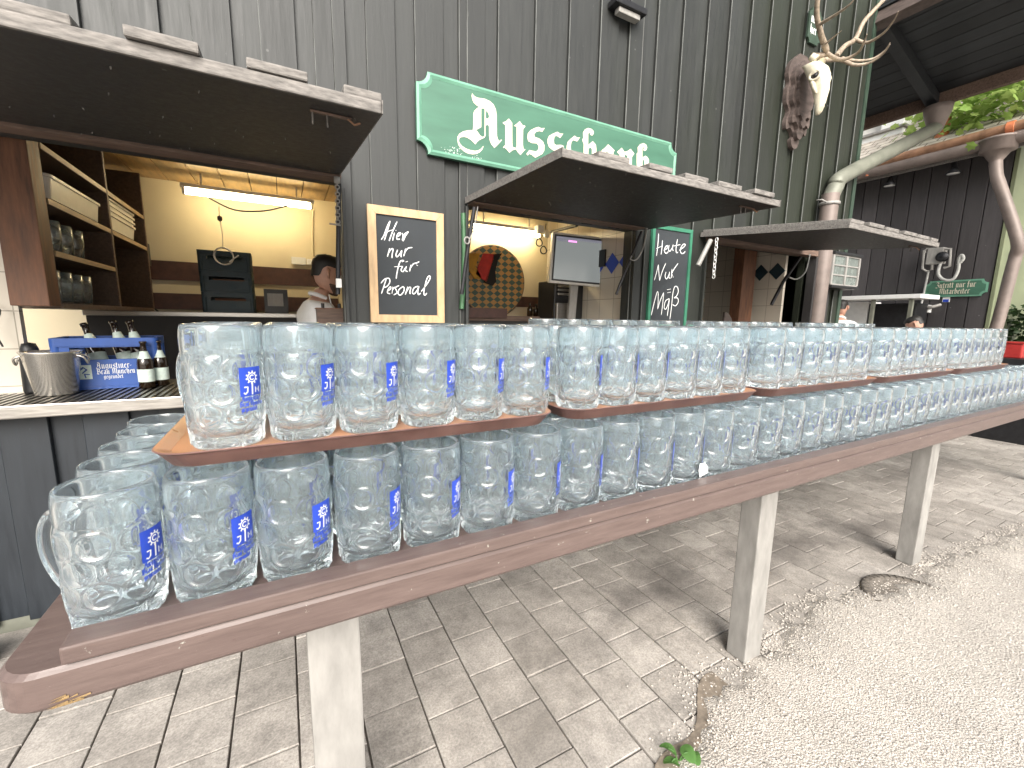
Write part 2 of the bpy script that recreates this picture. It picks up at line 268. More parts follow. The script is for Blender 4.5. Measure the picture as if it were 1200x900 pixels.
# ------------------------------------------------------------------ mesh builder
class MB:
    def __init__(s): s.v = []; s.f = []; s.m = []; s.mats = []; s.smooth = []
    def mi(s, m):
        if m not in s.mats: s.mats.append(m)
        return s.mats.index(m)
    def add(s, vs, fs, mat, sm=False):
        o = len(s.v); k = s.mi(mat); s.v += [tuple(q) for q in vs]
        for f in fs: s.f.append(tuple(i+o for i in f)); s.m.append(k); s.smooth.append(sm)
    def box(s, a, b, mat, X=None):
        (x0, y0, z0), (x1, y1, z1) = a, b
        vs = [(x, y, z) for z in (z0, z1) for y in (y0, y1) for x in (x0, x1)]
        if X is not None: vs = [X @ Vector(v) for v in vs]
        s.add(vs, [(0, 2, 3, 1), (4, 5, 7, 6), (0, 1, 5, 4), (1, 3, 7, 5), (3, 2, 6, 7), (2, 0, 4, 6)], mat)
    def cbox(s, a, b, mat, c=.004, X=None):
        """box with chamfered edges"""
        bm = bmesh.new(); bmesh.ops.create_cube(bm, size=1)
        a = Vector(a); b = Vector(b); d = b-a
        for v in bm.verts: v.co = Vector((a.x+(v.co.x+.5)*d.x, a.y+(v.co.y+.5)*d.y, a.z+(v.co.z+.5)*d.z))
        c = min(c, .45*min(d)); bmesh.ops.bevel(bm, geom=bm.edges[:], offset=c, segments=2, profile=.6, affect='EDGES')
        bm.verts.index_update(); vs = [X @ v.co if X is not None else v.co.copy() for v in bm.verts]
        s.add(vs, [[v.index for v in f.verts] for f in bm.faces], mat); bm.free()
    def tube(s, path, rad, mat, seg=10, cap=True, sm=True):
        P = [Vector(p) for p in path]; n = len(P); R = rad if isinstance(rad, (list, tuple)) else [rad]*n
        vs = []; T0 = (P[1]-P[0]).normalized(); up = Vector((0, 0, 1)) if abs(T0.z) < .9 else Vector((1, 0, 0)); nrm = T0.cross(up).normalized()
        for i in range(n):
            T = (P[min(i+1, n-1)]-P[max(i-1, 0)]).normalized(); nrm = (nrm - T*nrm.dot(T)).normalized(); bn = T.cross(nrm)
            for k in range(seg):
                a = 2*PI*k/seg; vs.append(P[i] + (nrm*math.cos(a)+bn*math.sin(a))*R[i])
        fs = [(i*seg+k, i*seg+(k+1) % seg, (i+1)*seg+(k+1) % seg, (i+1)*seg+k) for i in range(n-1) for k in range(seg)]
        s.add(vs, fs, mat, sm)
        if cap: s.add(vs[:seg], [tuple(range(seg))[::-1]], mat); s.add(vs[-seg:], [tuple(range(seg))], mat)
    def lathe(s, prof, mat, seg=24, c=(0, 0, 0), X=None, sm=True, cap=True):
        vs = []; c = Vector(c)
        for r, z in prof:
            for k in range(seg):
                a = 2*PI*k/seg; v = Vector((r*math.cos(a), r*math.sin(a), z)); vs.append((X @ v if X is not None else v)+c)
        fs = [(i*seg+k, i*seg+(k+1) % seg, (i+1)*seg+(k+1) % seg, (i+1)*seg+k) for i in range(len(prof)-1) for k in range(seg)]
        if cap and prof[0][0] > 1e-4: fs.append(tuple(range(seg))[::-1])
        if cap and prof[-1][0] > 1e-4: fs.append(tuple((len(prof)-1)*seg+k for k in range(seg)))
        s.add(vs, fs, mat, sm)
    def poly(s, pts, mat, holes=()):
        loops = [[Vector(p) for p in pts]]+[[Vector(p) for p in h] for h in holes]
        tri = tessellate_polygon(loops); vs = [v for l in loops for v in l]; s.add(vs, tri, mat)
    def prism(s, pts, off, mat):
        """polygon swept by a vector"""
        P = [Vector(p) for p in pts]; off = Vector(off); n = len(P); tri = tessellate_polygon([P])
        s.add(P+[p+off for p in P], list(tri)+[tuple(i+n for i in t[::-1]) for t in tri]+[(i, (i+1) % n, n+(i+1) % n, n+i) for i in range(n)], mat)
    def ribbon(s, pts, w, nrm, mat):
        """flat pen line in the plane with normal nrm; round-ish ends"""
        P = [Vector(p) for p in pts]; nrm = Vector(nrm); L = []; Rr = []; n = len(P)
        for i in range(n):
            T = (P[min(i+1, n-1)]-P[max(i-1, 0)]).normalized(); sd = T.cross(nrm).normalized(); k = w/2*(.55 if i in (0, n-1) else 1)
            L.append(P[i]+sd*k); Rr.append(P[i]-sd*k)
        s.add(L+Rr, [(i, i+1, n+i+1, n+i) for i in range(n-1)], mat)
    def build(s, name, parent=None, loc=None, rot=None, label=None, cat=None, group=None, kind=None, fix=True):
        me = bpy.data.meshes.new(name); me.from_pydata(s.v, [], s.f)
        for m in s.mats: me.materials.append(m)
        me.polygons.foreach_set('material_index', s.m); me.polygons.foreach_set('use_smooth', s.smooth)
        if fix:
            bm = bmesh.new(); bm.from_mesh(me); bmesh.ops.recalc_face_normals(bm, faces=bm.faces); bm.to_mesh(me); bm.free()
        me.update(); o = bpy.data.objects.new(name, me); COL.objects.link(o)
        if parent: o.parent = parent
        if loc is not None: o.location = loc
        if rot is not None: o.rotation_euler = rot
        return tag(o, label, cat, group, kind)
def tag(o, label=None, cat=None, group=None, kind=None):
    for k, v in (('label', label), ('category', cat), ('group', group), ('kind', kind)):
        if v: o[k] = v
    return o
def empty(name, loc, label, cat, group=None, rz=0):
    o = bpy.data.objects.new(name, None); COL.objects.link(o); o.location = loc; o.rotation_euler = (0, 0, rz); return tag(o, label, cat, group)
def copy_tree(o, loc, rz, label, group=None):
    r = o.copy(); COL.objects.link(r); r.location = loc; r.rotation_euler = (0, 0, rz); r['label'] = label
    if group: r['group'] = group
    for ch in o.children:
        c = ch.copy(); COL.objects.link(c); c.parent = r
        for g in ch.children:
            d = g.copy(); COL.objects.link(d); d.parent = c
    return r
def smooth_path(pts, n=6):
    P = [Vector(p) for p in pts]; out = []
    for i in range(len(P)-1):
        a, b, c, d = P[max(i-1, 0)], P[i], P[i+1], P[min(i+2, len(P)-1)]
        for k in range(n):
            t = k/n; out.append(.5*((2*b)+(c-a)*t+(2*a-5*b+4*c-d)*t*t+(3*b-a-3*c+d)*t**3))
    return out+[P[-1]]
ORD = 'first second third fourth fifth sixth seventh eighth ninth tenth eleventh twelfth thirteenth fourteenth fifteenth sixteenth seventeenth eighteenth nineteenth twentieth'.split()
ORD += ['twenty-'+o for o in ORD[:9]]+['thirtieth']+['thirty-'+o for o in ORD[:9]]+['fortieth']+['forty-'+o for o in ORD[:9]]

# ------------------------------------------------------------------ broad-nib lettering (for print, crate and small sign)
def mn(x, top=.92): return [(x-.09, top-.08), (x, top), (x, .1), (x+.1, .02)]
BL = {
 'i': (.34, [mn(.12), [(.08, 1.22), (.16, 1.28)]]), 'n': (.62, [mn(.12), [(.12, .72), (.3, .92), (.4, .86), (.4, .1), (.5, .02)]]),
 'm': (.9, [mn(.12), [(.12, .72), (.3, .92), (.4, .86), (.4, .1), (.46, .04)], [(.4, .72), (.58, .92), (.68, .86), (.68, .1), (.78, .02)]]),
 'u': (.62, [mn(.12), [(.16, .06), (.4, .22)], mn(.4)]), 'r': (.46, [mn(.12), [(.14, .74), (.28, .92), (.38, .82)]]),
 't': (.42, [[(.14, 1.2), (.14, .1), (.28, .02)], [(.0, .88), (.32, .88)]]), 'f': (.44, [[(.36, 1.38), (.2, 1.42), (.14, 1.3), (.14, -.1)], [(.0, .88), (.34, .88)]]),
 'e': (.5, [[(.1, .5), (.36, .66), (.3, .92), (.12, .8), (.1, .14), (.24, .02), (.4, .14)]]),
 'a': (.58, [[(.08, .82), (.28, .92), (.38, .84), (.38, .1), (.48, .02)], [(.38, .56), (.12, .46), (.1, .14), (.22, .02), (.38, .2)]]),
 'b': (.56, [[(.12, 1.4), (.12, .12), (.26, .02), (.42, .16), (.42, .74), (.3, .9), (.14, .72)]]),
 'c': (.46, [[(.38, .82), (.26, .92), (.1, .78), (.1, .14), (.22, .02), (.38, .14)]]),
 'h': (.6, [[(.12, 1.4), (.12, .06)], [(.12, .7), (.28, .92), (.42, .8), (.42, .1), (.3, -.2)]]),
 'g': (.6, [[(.4, .9), (.14, .84), (.1, .18), (.22, .04), (.4, .2)], [(.42, .92), (.42, -.1), (.26, -.34), (.08, -.24)]]),
 's': (.5, [[(.4, .84), (.26, .94), (.1, .8), (.12, .6), (.36, .44), (.38, .16), (.22, .02), (.06, .14)]]),
 'A': (.86, [[(.1, 1.2), (.3, 1.36), (.56, 1.2), (.6, .14), (.74, .02)], [(.3, 1.1), (.26, .4), (.04, .22), (.14, .02), (.4, .16)], [(.3, .66), (.58, .66)]]),
 'B': (.8, [[(.16, 1.34), (.2, .1), (.02, .14)], [(.04, 1.2), (.3, 1.38), (.56, 1.2), (.52, .86), (.24, .74)], [(.3, .76), (.64, .6), (.62, .18), (.4, .0), (.1, .12)]]),
 'M': (1.1, [[(.06, 1.2), (.2, 1.34), (.22, .12), (.06, .06)], [(.22, 1.1), (.42, 1.36), (.56, 1.26), (.56, .1)], [(.56, 1.1), (.78, 1.36), (.9, 1.2), (.9, .14), (1.02, .02)]]),
 'Z': (.8, [[(.06, 1.14), (.24, 1.36), (.56, 1.3), (.62, 1.06), (.36, .8), (.62, .66), (.64, .2), (.4, .0), (.08, .1)]]),
 'd': (.58, [[(.06, 1.36), (.3, 1.0), (.42, .7), (.4, .16), (.26, .02), (.1, .16), (.1, .72), (.26, .88), (.4, .74)]]),
 '-': (.4, [[(.04, .5), (.3, .54)]]), ' ': (.36, [])}
for k, b in (('ü', 'u'), ('ä', 'a')): BL[k] = (BL[b][0], BL[b][1]+[[(.08, 1.18), (.14, 1.24)], [(.34, 1.18), (.40, 1.24)]])
def pen_text(mb, text, place, size, mat, nib=.17, lift=.0):
    """place(u, v, lift) -> point; v along the letter height. Every stroke gets its own tiny lift so that no two faces share a plane."""
    x = 0; nx, ny = nib*math.cos(.7)/2, nib*math.sin(.7)/2; k = 0
    for chx in text:
        w, st = BL[chx]
        for s in st:
            for (p, q) in zip(s[:-1], s[1:]):
                k += 1; l = lift+(k % 7)*.00006
                c = [(p[0]-nx, p[1]-ny), (p[0]+nx, p[1]+ny), (q[0]+nx, q[1]+ny), (q[0]-nx, q[1]-ny)]
                mb.add([place((x+a)*size, b*size, l) for a, b in c], [(0, 1, 2, 3)], mat)
        x += w
def text_width(text, size): return sum(BL[c][0] for c in text)*size

# ================================================================== THE SETTING
# sky
W = bpy.data.worlds.new('World'); SC.world = W; W.use_nodes = True; nt = W.node_tree; bg = nt.nodes['Background']
SUN_EL, SUN_AZ = math.radians(34), math.radians(200)      # behind the camera, a little to its left
sky = nt.nodes.new('ShaderNodeTexSky'); sky.sky_type = 'NISHITA'; sky.sun_disc = False; sky.sun_elevation = SUN_EL; sky.sun_rotation = SUN_AZ
sky.air_density = 1.6; sky.dust_density = 4.0; sky.ozone_density = 1
hs = nt.nodes.new('ShaderNodeHueSaturation'); hs.inputs['Saturation'].default_value = .30; nt.links.new(sky.outputs[0], hs.inputs['Color']); nt.links.new(hs.outputs[0], bg.inputs['Color'])
bg.inputs['Strength'].default_value = .06
sl = bpy.data.lights.new('sun', 'SUN'); so = bpy.data.objects.new('sun', sl); COL.objects.link(so)
sl.energy = 1.5; sl.angle = math.radians(42); sl.color = (1, .95, .88)
d = Vector((math.sin(SUN_AZ)*math.cos(SUN_EL), math.cos(SUN_AZ)*math.cos(SUN_EL), math.sin(SUN_EL)))
so.rotation_euler = d.to_track_quat('Z', 'Y').to_euler()

# ground
g = MB(); g.add([(-150, -150, G-.03), (150, -150, G-.03), (150, 150, G-.03), (-150, 150, G-.03)], [(0, 1, 2, 3)], M['gravel']); g.build('ground', kind='structure')
EDGE = [(-60, -2.6), (-3, -1.3), (-.6, -.55), (.1, -.05), (.5, .30), (.78, .60), (.93, .68), (1.09, .735), (1.26, .785), (1.36, .77), (1.48, .80), (1.6, .80), (1.78, .84), (2.06, .885), (2.22, .83), (2.35, .78), (2.5, .75), (2.65, .745), (2.78, .755), (3.1, .745), (3.5, .70), (3.9, .68), (5.2, .55), (8, .3), (60, -.5)]
def gy(x):
    for (a, b), (c, e) in zip(EDGE[:-1], EDGE[1:]):
        if a <= x <= c: return b+(e-b)*(x-a)/(c-a)
jb = MB(); jb.add([(-4, -3, G-.012), (16, -3, G-.012), (16, 2.2, G-.012), (-4, 2.2, G-.012)], [(0, 1, 2, 3)], M['joint']); jb.build('paving_bed', kind='structure')
pv = MB(); PW, PD = .1745, .181
for i in range(-20, 70):
    x0 = -.377+PW*i; off = (PD*.5 if i % 2 else 0)+RND.uniform(-.008, .008)
    for j in range(-14, 8):
        y0 = 1.118+off+PD*j
        if y0+PD < gy(min(max(x0, -59), 59))-.25 or y0 > 2.2 or (x0 > 6 and j < -4): continue
        gp = .0028; dz = RND.uniform(-.002, .0015); y1 = min(y0+PD-gp, 2.215)
        X = Matrix.Translation((x0+PW/2, (y0+y1)/2, G+dz)) @ Matrix.Rotation(RND.uniform(-.006, .006), 4, 'X') @ Matrix.Rotation(RND.uniform(-.006, .006), 4, 'Y') @ Matrix.Rotation(RND.uniform(-.008, .008), 4, 'Z')
        a, b = PW/2-gp, (y1-y0)/2-gp/2; c = .0016; t = -.03
        vs = [(-a, -b, t), (a, -b, t), (a, b, t), (-a, b, t), (-a, -b, -c), (a, -b, -c), (a, b, -c), (-a, b, -c), (-a+c, -b+c, 0), (a-c, -b+c, 0), (a-c, b-c, 0), (-a+c, b-c, 0)]
        pv.add([X @ Vector(v) for v in vs], [(0, 1, 5, 4), (1, 2, 6, 5), (2, 3, 7, 6), (3, 0, 4, 7), (4, 5, 9, 8), (5, 6, 10, 9), (6, 7, 11, 10), (7, 4, 8, 11), (8, 9, 10, 11)], M['paver'])
pv.build('pavement', kind='structure')
gs = MB(); xs = []; x = -3.
while x < 9: xs.append(x); x += .02
top = [(x, gy(x)+.018*math.sin(x*23)+.012*math.sin(x*61+1)+RND.uniform(-.008, .008)) for x in xs]
rows = [(0, -.004), (.012, .004), (.05, .010), (.14, .014), (.5, .014), (5, .014), (60, .014)]
vs = [(x, y-dy, G+dz+(RND.uniform(-.002, .002) if 0 < dy < .4 else 0)) for dy, dz in rows for x, y in top]; n = len(top)
gs.add(vs, [(r*n+i, r*n+i+1, (r+1)*n+i+1, (r+1)*n+i) for r in range(len(rows)-1) for i in range(n-1)], M['gravel'], True); gs.build('gravel_path', kind='structure')
pb = MB(); ICO = [(-.53, 0, .85), (.53, 0, .85), (-.53, 0, -.85), (.53, 0, -.85), (0, .85, .53), (0, .85, -.53), (0, -.85, .53), (0, -.85, -.53), (.85, .53, 0), (-.85, .53, 0), (.85, -.53, 0), (-.85, -.53, 0)]
ICF = [(0, 4, 1), (0, 9, 4), (9, 5, 4), (4, 5, 8), (4, 8, 1), (8, 10, 1), (8, 3, 10), (5, 3, 8), (5, 2, 3), (2, 7, 3), (7, 10, 3), (7, 6, 10), (7, 11, 6), (11, 0, 6), (0, 1, 6), (6, 1, 10), (9, 0, 11), (9, 11, 2), (9, 2, 5), (7, 2, 11)]
def pebble(x, y, z, r):
    a = RND.random()*6.28; ca, sa = math.cos(a), math.sin(a); sx, sy, sz = r*RND.uniform(.7, 1.3), r*RND.uniform(.7, 1.2), r*RND.uniform(.45, .8)
    pb.add([(x+ca*p[0]*sx-sa*p[1]*sy, y+sa*p[0]*sx+ca*p[1]*sy, z+p[2]*sz) for p in ICO], ICF, M['pebble'])
for _ in range(15000):                                       # on the path
    x = .3+4.2*RND.random()**1.5; y = gy(x)-.02-(1.15)*RND.random()**1.2
    pebble(x, y, G+.0145, RND.uniform(.0018, .0042))
for _ in range(1500):                                       # spilled over its edge onto the pavers
    x = RND.uniform(.6, 4.5); y = gy(x)+abs(RND.gauss(0, .035)); pebble(x, y, G+.0025, RND.uniform(.002, .0048))
for cx, cy, s, n in ((1.55, .80, .06, 260), (2.85, .80, .07, 240), (2.25, .80, .05, 120), (1.2, .84, .08, 120)):
    for _ in range(n): pebble(RND.gauss(cx, s), RND.gauss(cy, s*.5), G+.003, RND.uniform(.002, .0048))
pb.build('gravel', kind='stuff', label='pale loose gravel on the path and spilled over the paving edge', fix=False)
# bare dirt strip where pavers end
db = MB(); pts = [(x, gy(x)+.03+.03*math.sin(x*17)) for x in [.75+.03*i for i in range(18)]]
db.poly([(x, y, G+.0045) for x, y in pts]+[(x, gy(x)-.03, G+.0045) for x, y in pts[::-1]], M['dirt']); db.build('dirt_edge', kind='structure')
# manhole half buried under the gravel
mh = MB(); mh.lathe([(.001, .004), (.17, .004), (.172, .011), (.205, .011), (.21, .003)], M['joint'], 48)
for k in range(40):
    a = 2*PI*k/40; mh.box((.176, -.004, .011), (.201, .004, .0145), M['joint'], Matrix.Rotation(a, 4, 'Z'))
mh.build('manhole_cover', loc=(2.42, .655, G-.0015), label='round iron manhole cover half buried at the gravel edge', cat='manhole cover')

# ------------------------------------------------------------------ pavilion
PAV = empty('beer_pavilion', (0, 0, 0), 'black stained board and batten serving pavilion with three open hatches', 'building')
YW = 2.2; BT = .022
edges = [-.473, -.244, -.015, .186, .403, .624, .844, 1.057, 1.278, 1.496, 1.714, 1.931, 2.155, 2.375, 2.602, 2.821, 3.04, 3.262, 3.485, 3.698, 3.92, 4.14, 4.36, 4.58]
edges = [-1.61, -1.385, -1.157, -.93, -.702]+edges
OPEN = [(-1.30, .262, -.345, .60), (.885, 2.035, -.345, .578), (2.74, 4.07, -.345, .575)]
XL, XR, ZT = -1.9, 4.66, 3.25
def zcuts(x0, x1, z0, z1):
    xm = (x0+x1)/2; segs = [(z0, z1)]
    for a, b, c, e in OPEN:
        if a-1e-4 <= xm <= b+1e-4:
            segs = [q for s in segs for q in ((s[0], min(s[1], c)), (max(s[0], e), s[1])) if q[1]-q[0] > .004]
    return segs
def xsplit(x0, x1):
    xs = [x0]+sorted(q for o in OPEN for q in o[:2] if x0+.003 < q < x1-.003)+[x1]; return list(zip(xs[:-1], xs[1:]))
wl = MB(); zb = G+.05
for (x0, x1) in xsplit(XL, XR):
    for a, b in zcuts(x0, x1, zb, ZT): wl.box((x0, YW, a), (x1, YW+.05, b), M['lowwall_shade' if b < 0 else 'wall'])
for e in edges:
    for (x0, x1) in xsplit(e, min(e+.135+RND.uniform(-.006, .006), XR)):
        for a, b in zcuts(x0, x1, zb-.01, ZT):
            y0 = YW-BT+RND.uniform(-.002, .002); c = .0042
            vs = [(x0, YW-.001, a), (x0, y0+c, a), (x0+c*.8, y0, a), (x1-.002, y0, a), (x1, y0+.003, a), (x1, YW-.001, a)]; n = 6
            vs += [(p[0], p[1], b) for p in vs]
            wl.add(vs, [(1, 2, 8, 7)], M['lowwall_shade' if b < 0 else 'worn']); wl.add(vs, [(0, 1, 7, 6), (2, 3, 9, 8), (3, 4, 10, 9), (4, 5, 11, 10), (5, 4, 3, 2, 1, 0), (6, 7, 8, 9, 10, 11)], M['lowwall_shade' if b < 0 else 'wall'])
wl.build('plank_wall', PAV)
# end wall, back, and the rooms
ew = MB(); ew.box((XR-.05, YW+.051, zb), (XR, 5.2, ZT), M['wall']); ew.box((XR-.001, YW-.03, zb), (XR+.05, YW+.06, ZT), M['darkgreen']); ew.build('end_wall', PAV)
pl = MB(); pl.box((XL, YW+.002, G-.02), (XR, YW+.06, zb-.001), M['zinc']); pl.build('plinth', PAV)
hp = MB(); hp.cbox((-1.10, 1.985, G), (-.965, 2.06, G+.09), M['redpost'], .004); hp.build('threshold_block', PAV)
rm = MB()
rm.box((-1.9, 4.1, G), (.5, 4.15, .96), M['cream']); rm.box((.5, 3.30, G), (2.12, 3.35, .96), M['cream']); rm.box((2.13, 3.25, G), (XR-.06, 3.3, .96), M['darkroom'])
rm.box((.45, 2.26, G), (.5, 4.1, .96), M['cream']); rm.box((2.10, 2.262, G), (2.13, 3.30, .96), M['tile'])
rm.box((3.905, 2.262, G), (3.935, 3.25, .96), M['tile']); rm.build('room_walls', PAV)
fl = MB(); fl.box((-1.9, YW+.062, G-.019), (XR-.05, 5.2, G-.002), M['darkroom']); fl.build('floor_slab', PAV)
bb = MB(); bb.box((-1.3, 4.085, .245), (.44, 4.099, .385), M['brownband']); bb.box((-1.3, 4.085, .03), (.44, 4.099, .15), M['brownband'])
bb.box((.51, 3.285, .10), (2.09, 3.299, .19), M['brownband']); bb.build('wall_band', PAV)
cl = MB()
for i in range(38):
    x0 = -1.9+.1745*i; cl.box((x0+.003, YW+.06, .96), (x0+.1715, 4.1 if x0 < .4 else 3.28, .985), M['ceil'])
cl.box((-1.9, YW+.06, .99), (XR-.06, 5.2, 1.0), M['darkroom']); cl.build('board_ceiling', PAV)
tp = MB(); tp.box((-1.9, 2.44, -.345), (-.925, 2.47, .95), M['tile']); tp.build('tiled_pier', PAV)
po = MB(); po.cbox((-.905, 2.33, .02), (-.795, 2.43, .93), M['redpost'], .004); po.build('post', PAV)
po = MB(); po.cbox((3.62, 2.46, G), (3.80, 2.56, .95), M['redpost'], .004); po.build('post', PAV)
# diamonds on the tiles
for (cy, cz, X) in ((2.432, .400, 2.10), (2.285, .400, 2.10), (2.58, .4, 2.10)):
    dm = MB(); dm.prism([(X-.0015, cy-.073, cz), (X-.0015, cy, cz+.073), (X-.0015, cy+.073, cz), (X-.0015, cy, cz-.073)], (-.0015, 0, 0), M['decalblue']); dm.build('diamond_tile', PAV)
for (cy, cz) in ((2.33, .45), (2.48, .45), (2.63, .45)):
    dm = MB(); dm.prism([(3.9035, cy-.073, cz), (3.9035, cy, cz+.073), (3.9035, cy+.073, cz), (3.9035, cy, cz-.073)], (-.0015, 0, 0), M['navy']); dm.build('diamond_tile', PAV)
# jamb trims and head beams
for (a, b, z) in ((-1.31, .262, .592), (.885, 2.06, .575), (2.735, 4.07, .562)):
    hb = MB(); hb.cbox((a, 2.09, z), (b, 2.173, z+.045), M['beam'], .005); hb.build('head_beam', PAV)
for x in (.266, .868, 2.04, 2.728):
    jt = MB(); jt.cbox((x, 2.150, -.345), (x+.016, 2.26, .57), M['wall'], .003); jt.build('jamb', PAV)
for a, b, y in ((4.07, 4.14, 2.10), (4.28, 4.38, 2.12)):
    jt = MB(); jt.cbox((a, y, -1.1), (b, 2.17, .56), M['darkroom'], .004); jt.build('shutter_board', PAV)
# counters
ct = MB(); ct.box((-1.29, 2.1, -.365), (.262, 2.75, -.336), M['steel']); ct.cbox((-1.29, 2.085, -.372), (.262, 2.1005, -.325), M['steel'], .004)
counter = ct.build('steel_counter', PAV)
for a in (.89, 2.745): ct = MB(); ct.box((a, 2.12, -.365), (a+1.14, 2.7, -.33), M['steel']); ct.build('steel_counter', PAV)
gr = MB(); gr.box((-1.25, 2.112, -.3355), (.255, 2.52, -.334), M['black'])
x = -1.24
while x < .25: gr.box((x, 2.112, -.3335), (x+.012, 2.52, -.327), M['steel']); x += .026
gr.build('drip_grating', counter)
# hinged flaps of the hatches
def flap(x0, x1, zh, Yo, zo, bats, name='hatch_flap'):
    A = Vector((0, 2.165, zh)); B = Vector((0, Yo, zo)); L = (B-A).length; dy = (B-A).normalized(); up = Vector((1, 0, 0)).cross(dy)
    if up.z < 0: up = -up
    X = Matrix(((1, 0, 0, 0), (0, dy.y, up.y, A.y), (0, dy.z, up.z, A.z), (0, 0, 0, 1)))      # local y outwards, z up
    f = MB(); f.box((x0, 0, .0), (x1, L-.012, .004), M['under'], X)
    f.box((x0, 0, .0045), (x1, L-.012, .028), M['wall'], X); fo = f.build(name, PAV)
    e = MB(); e.cbox((x0, L-.0118, -.001), (x1, L, .027), M['weather'], .004, X); e.box((x0-.004, 0, -.001), (x0-.0005, L, .03), M['weather'], X); e.box((x1+.0005, 0, -.001), (x1+.004, L, .03), M['weather'], X); e.build('edge_board', fo)
    for a, b in bats:
        s = MB(); s.cbox((a, 0, .0285), (b, L+RND.uniform(-.012, .012), .049), M['weather'], .004, X); s.build('batten', fo)
    w = MB()                                                   # nail points poking through the underside
    for _ in range(int(28*(x1-x0))):
        p = X @ Vector((RND.uniform(x0+.03, x1-.03), RND.choice((.12, .3, .5, .68, .86))+RND.uniform(-.05, .05), 0)); w.tube([p+Vector((0, 0, .001)), p-up*.006+Vector((RND.uniform(-.003, .003), 0, 0))], [.0022, .0010], M['weather'], 5)
    w.build('nail_points', fo)
    for hx in (x1-.10, ):                                        # rusty hasp near the outer corner
        h = MB(); h.cbox((hx-.06, L-.10, -.006), (hx+.04, L-.085, -.001), M['beam'], .001, X)
        for k in (-.055, -.02): h.tube([X @ Vector((hx+k, L-.092, -.004)), X @ Vector((hx+k, L-.09, -.035))], .0025, M['weather'], 6)
        h.tube([X @ Vector((hx+.03, L-.09, -.004)), X @ Vector((hx+.045, L-.075, -.02)), X @ Vector((hx+.06, L-.08, -.012))], .003, M['copper'], 6); h.build('hasp', fo)
    return fo
flap(-1.45, .253, .612, 1.198, .512, [(-.86, -.74), (-.65, -.53), (-.445, -.325), (-.244, -.122), (-.038, .085), (.165, .256)])
flap(.872, 2.12, .585, 1.285, .546, [(1.028, 1.173), (1.268, 1.392), (1.476, 1.616), (1.676, 1.832), (1.905, 2.054)])
flap(2.672, 3.81, .598, 1.238, .502, [(2.69, 2.829), (2.862, 3.03), (3.08, 3.238), (3.285, 3.45), (3.47, 3.643), (3.69, 3.79)])
# porch roof at the end of the pavilion
XE, ZE, XT, ZTOP = 6.0, 2.29, 4.68, 2.68
sl_ = Vector((XE-XT, 0, ZE-ZTOP)).normalized(); upn = Vector((-sl_.z, 0, sl_.x)); Lr = math.hypot(XE-XT, ZE-ZTOP)
XR4 = Matrix(((sl_.x, 0, upn.x, XT), (0, 1, 0, 0), (sl_.z, 0, upn.z, ZTOP), (0, 0, 0, 1)))
pr_ = MB(); k = 0
while k*.135 < Lr: pr_.box((k*.135+.003, -.6, .002), (min((k+1)*.135, Lr)-.003, 4.2, .025), M['porch'], XR4); k += 1
pr_.box((0, -.6, .026), (Lr+.05, 4.2, .05), M['darkroom'], XR4); roof = pr_.build('porch_roof', PAV)
rf = MB()
for yy in (.75, 2.16, 3.5): rf.cbox((.125, yy-.045, -.10), (Lr, yy+.045, -.001), M['porch'], .004, XR4)
rf.cbox((.02, -.6, -.11), (.12, 4.2, -.001), M['plaque'], .004, XR4); rf.build('rafter', roof)
ev = MB(); ev.cbox((XE-.04, -.6, ZE-.10), (XE+.02, 4.2, ZE+.02), M['beam'], .006); ev.build('eave_board', roof)
# downpipe from the porch eave to the corner
P0 = atY(1096, 150, 2.1); P1 = atY(988, 207, 2.1); P2 = atY(973, 232, 2.1); P3 = Vector((P2.x-.01, 2.1, G))
dp = empty('drainpipe', (P2.x, 2.1, G), 'bent grey rain pipe running from the porch eave down the pavilion corner', 'drainpipe')
def rel(o, pts): return [Vector(p)-o.location for p in pts]
q = MB(); q.tube(rel(dp, smooth_path([P0+Vector((0, 0, .04)), P0, P0+(P1-P0)*.08, P0+(P1-P0)*.5, P1, P1+(P2-P1)*.55+Vector((-.012, 0, .01)), P2], 6)), .062, M['zinc'], 18); q.build('upper_pipe', dp)
q = MB(); q.tube(rel(dp, [P2+Vector((0, 0, .03)), P3]), .066, M['pinkzinc'], 18); q.build('lower_pipe', dp)
q = MB(); q.lathe([(.062, -.10), (.075, -.04), (.11, .07), (.115, .12), (.10, .125)], M['pinkzinc'], 18, rel(dp, [P0])[0]+Vector((.0, 0, .08))); q.build('funnel', dp)
q = MB(); q.lathe([(.068, -.012), (.076, -.012), (.076, .012), (.068, .012)], M['galv'], 18, rel(dp, [P2])[0]+Vector((0, 0, -.05)), cap=False)
q.tube(rel(dp, [P2+Vector((-.07, -.01, -.045)), P2+Vector((-.12, 0, -.03)), P2+Vector((-.10, .05, -.02))]), .006, M['galv'], 8); q.build('bracket', dp)

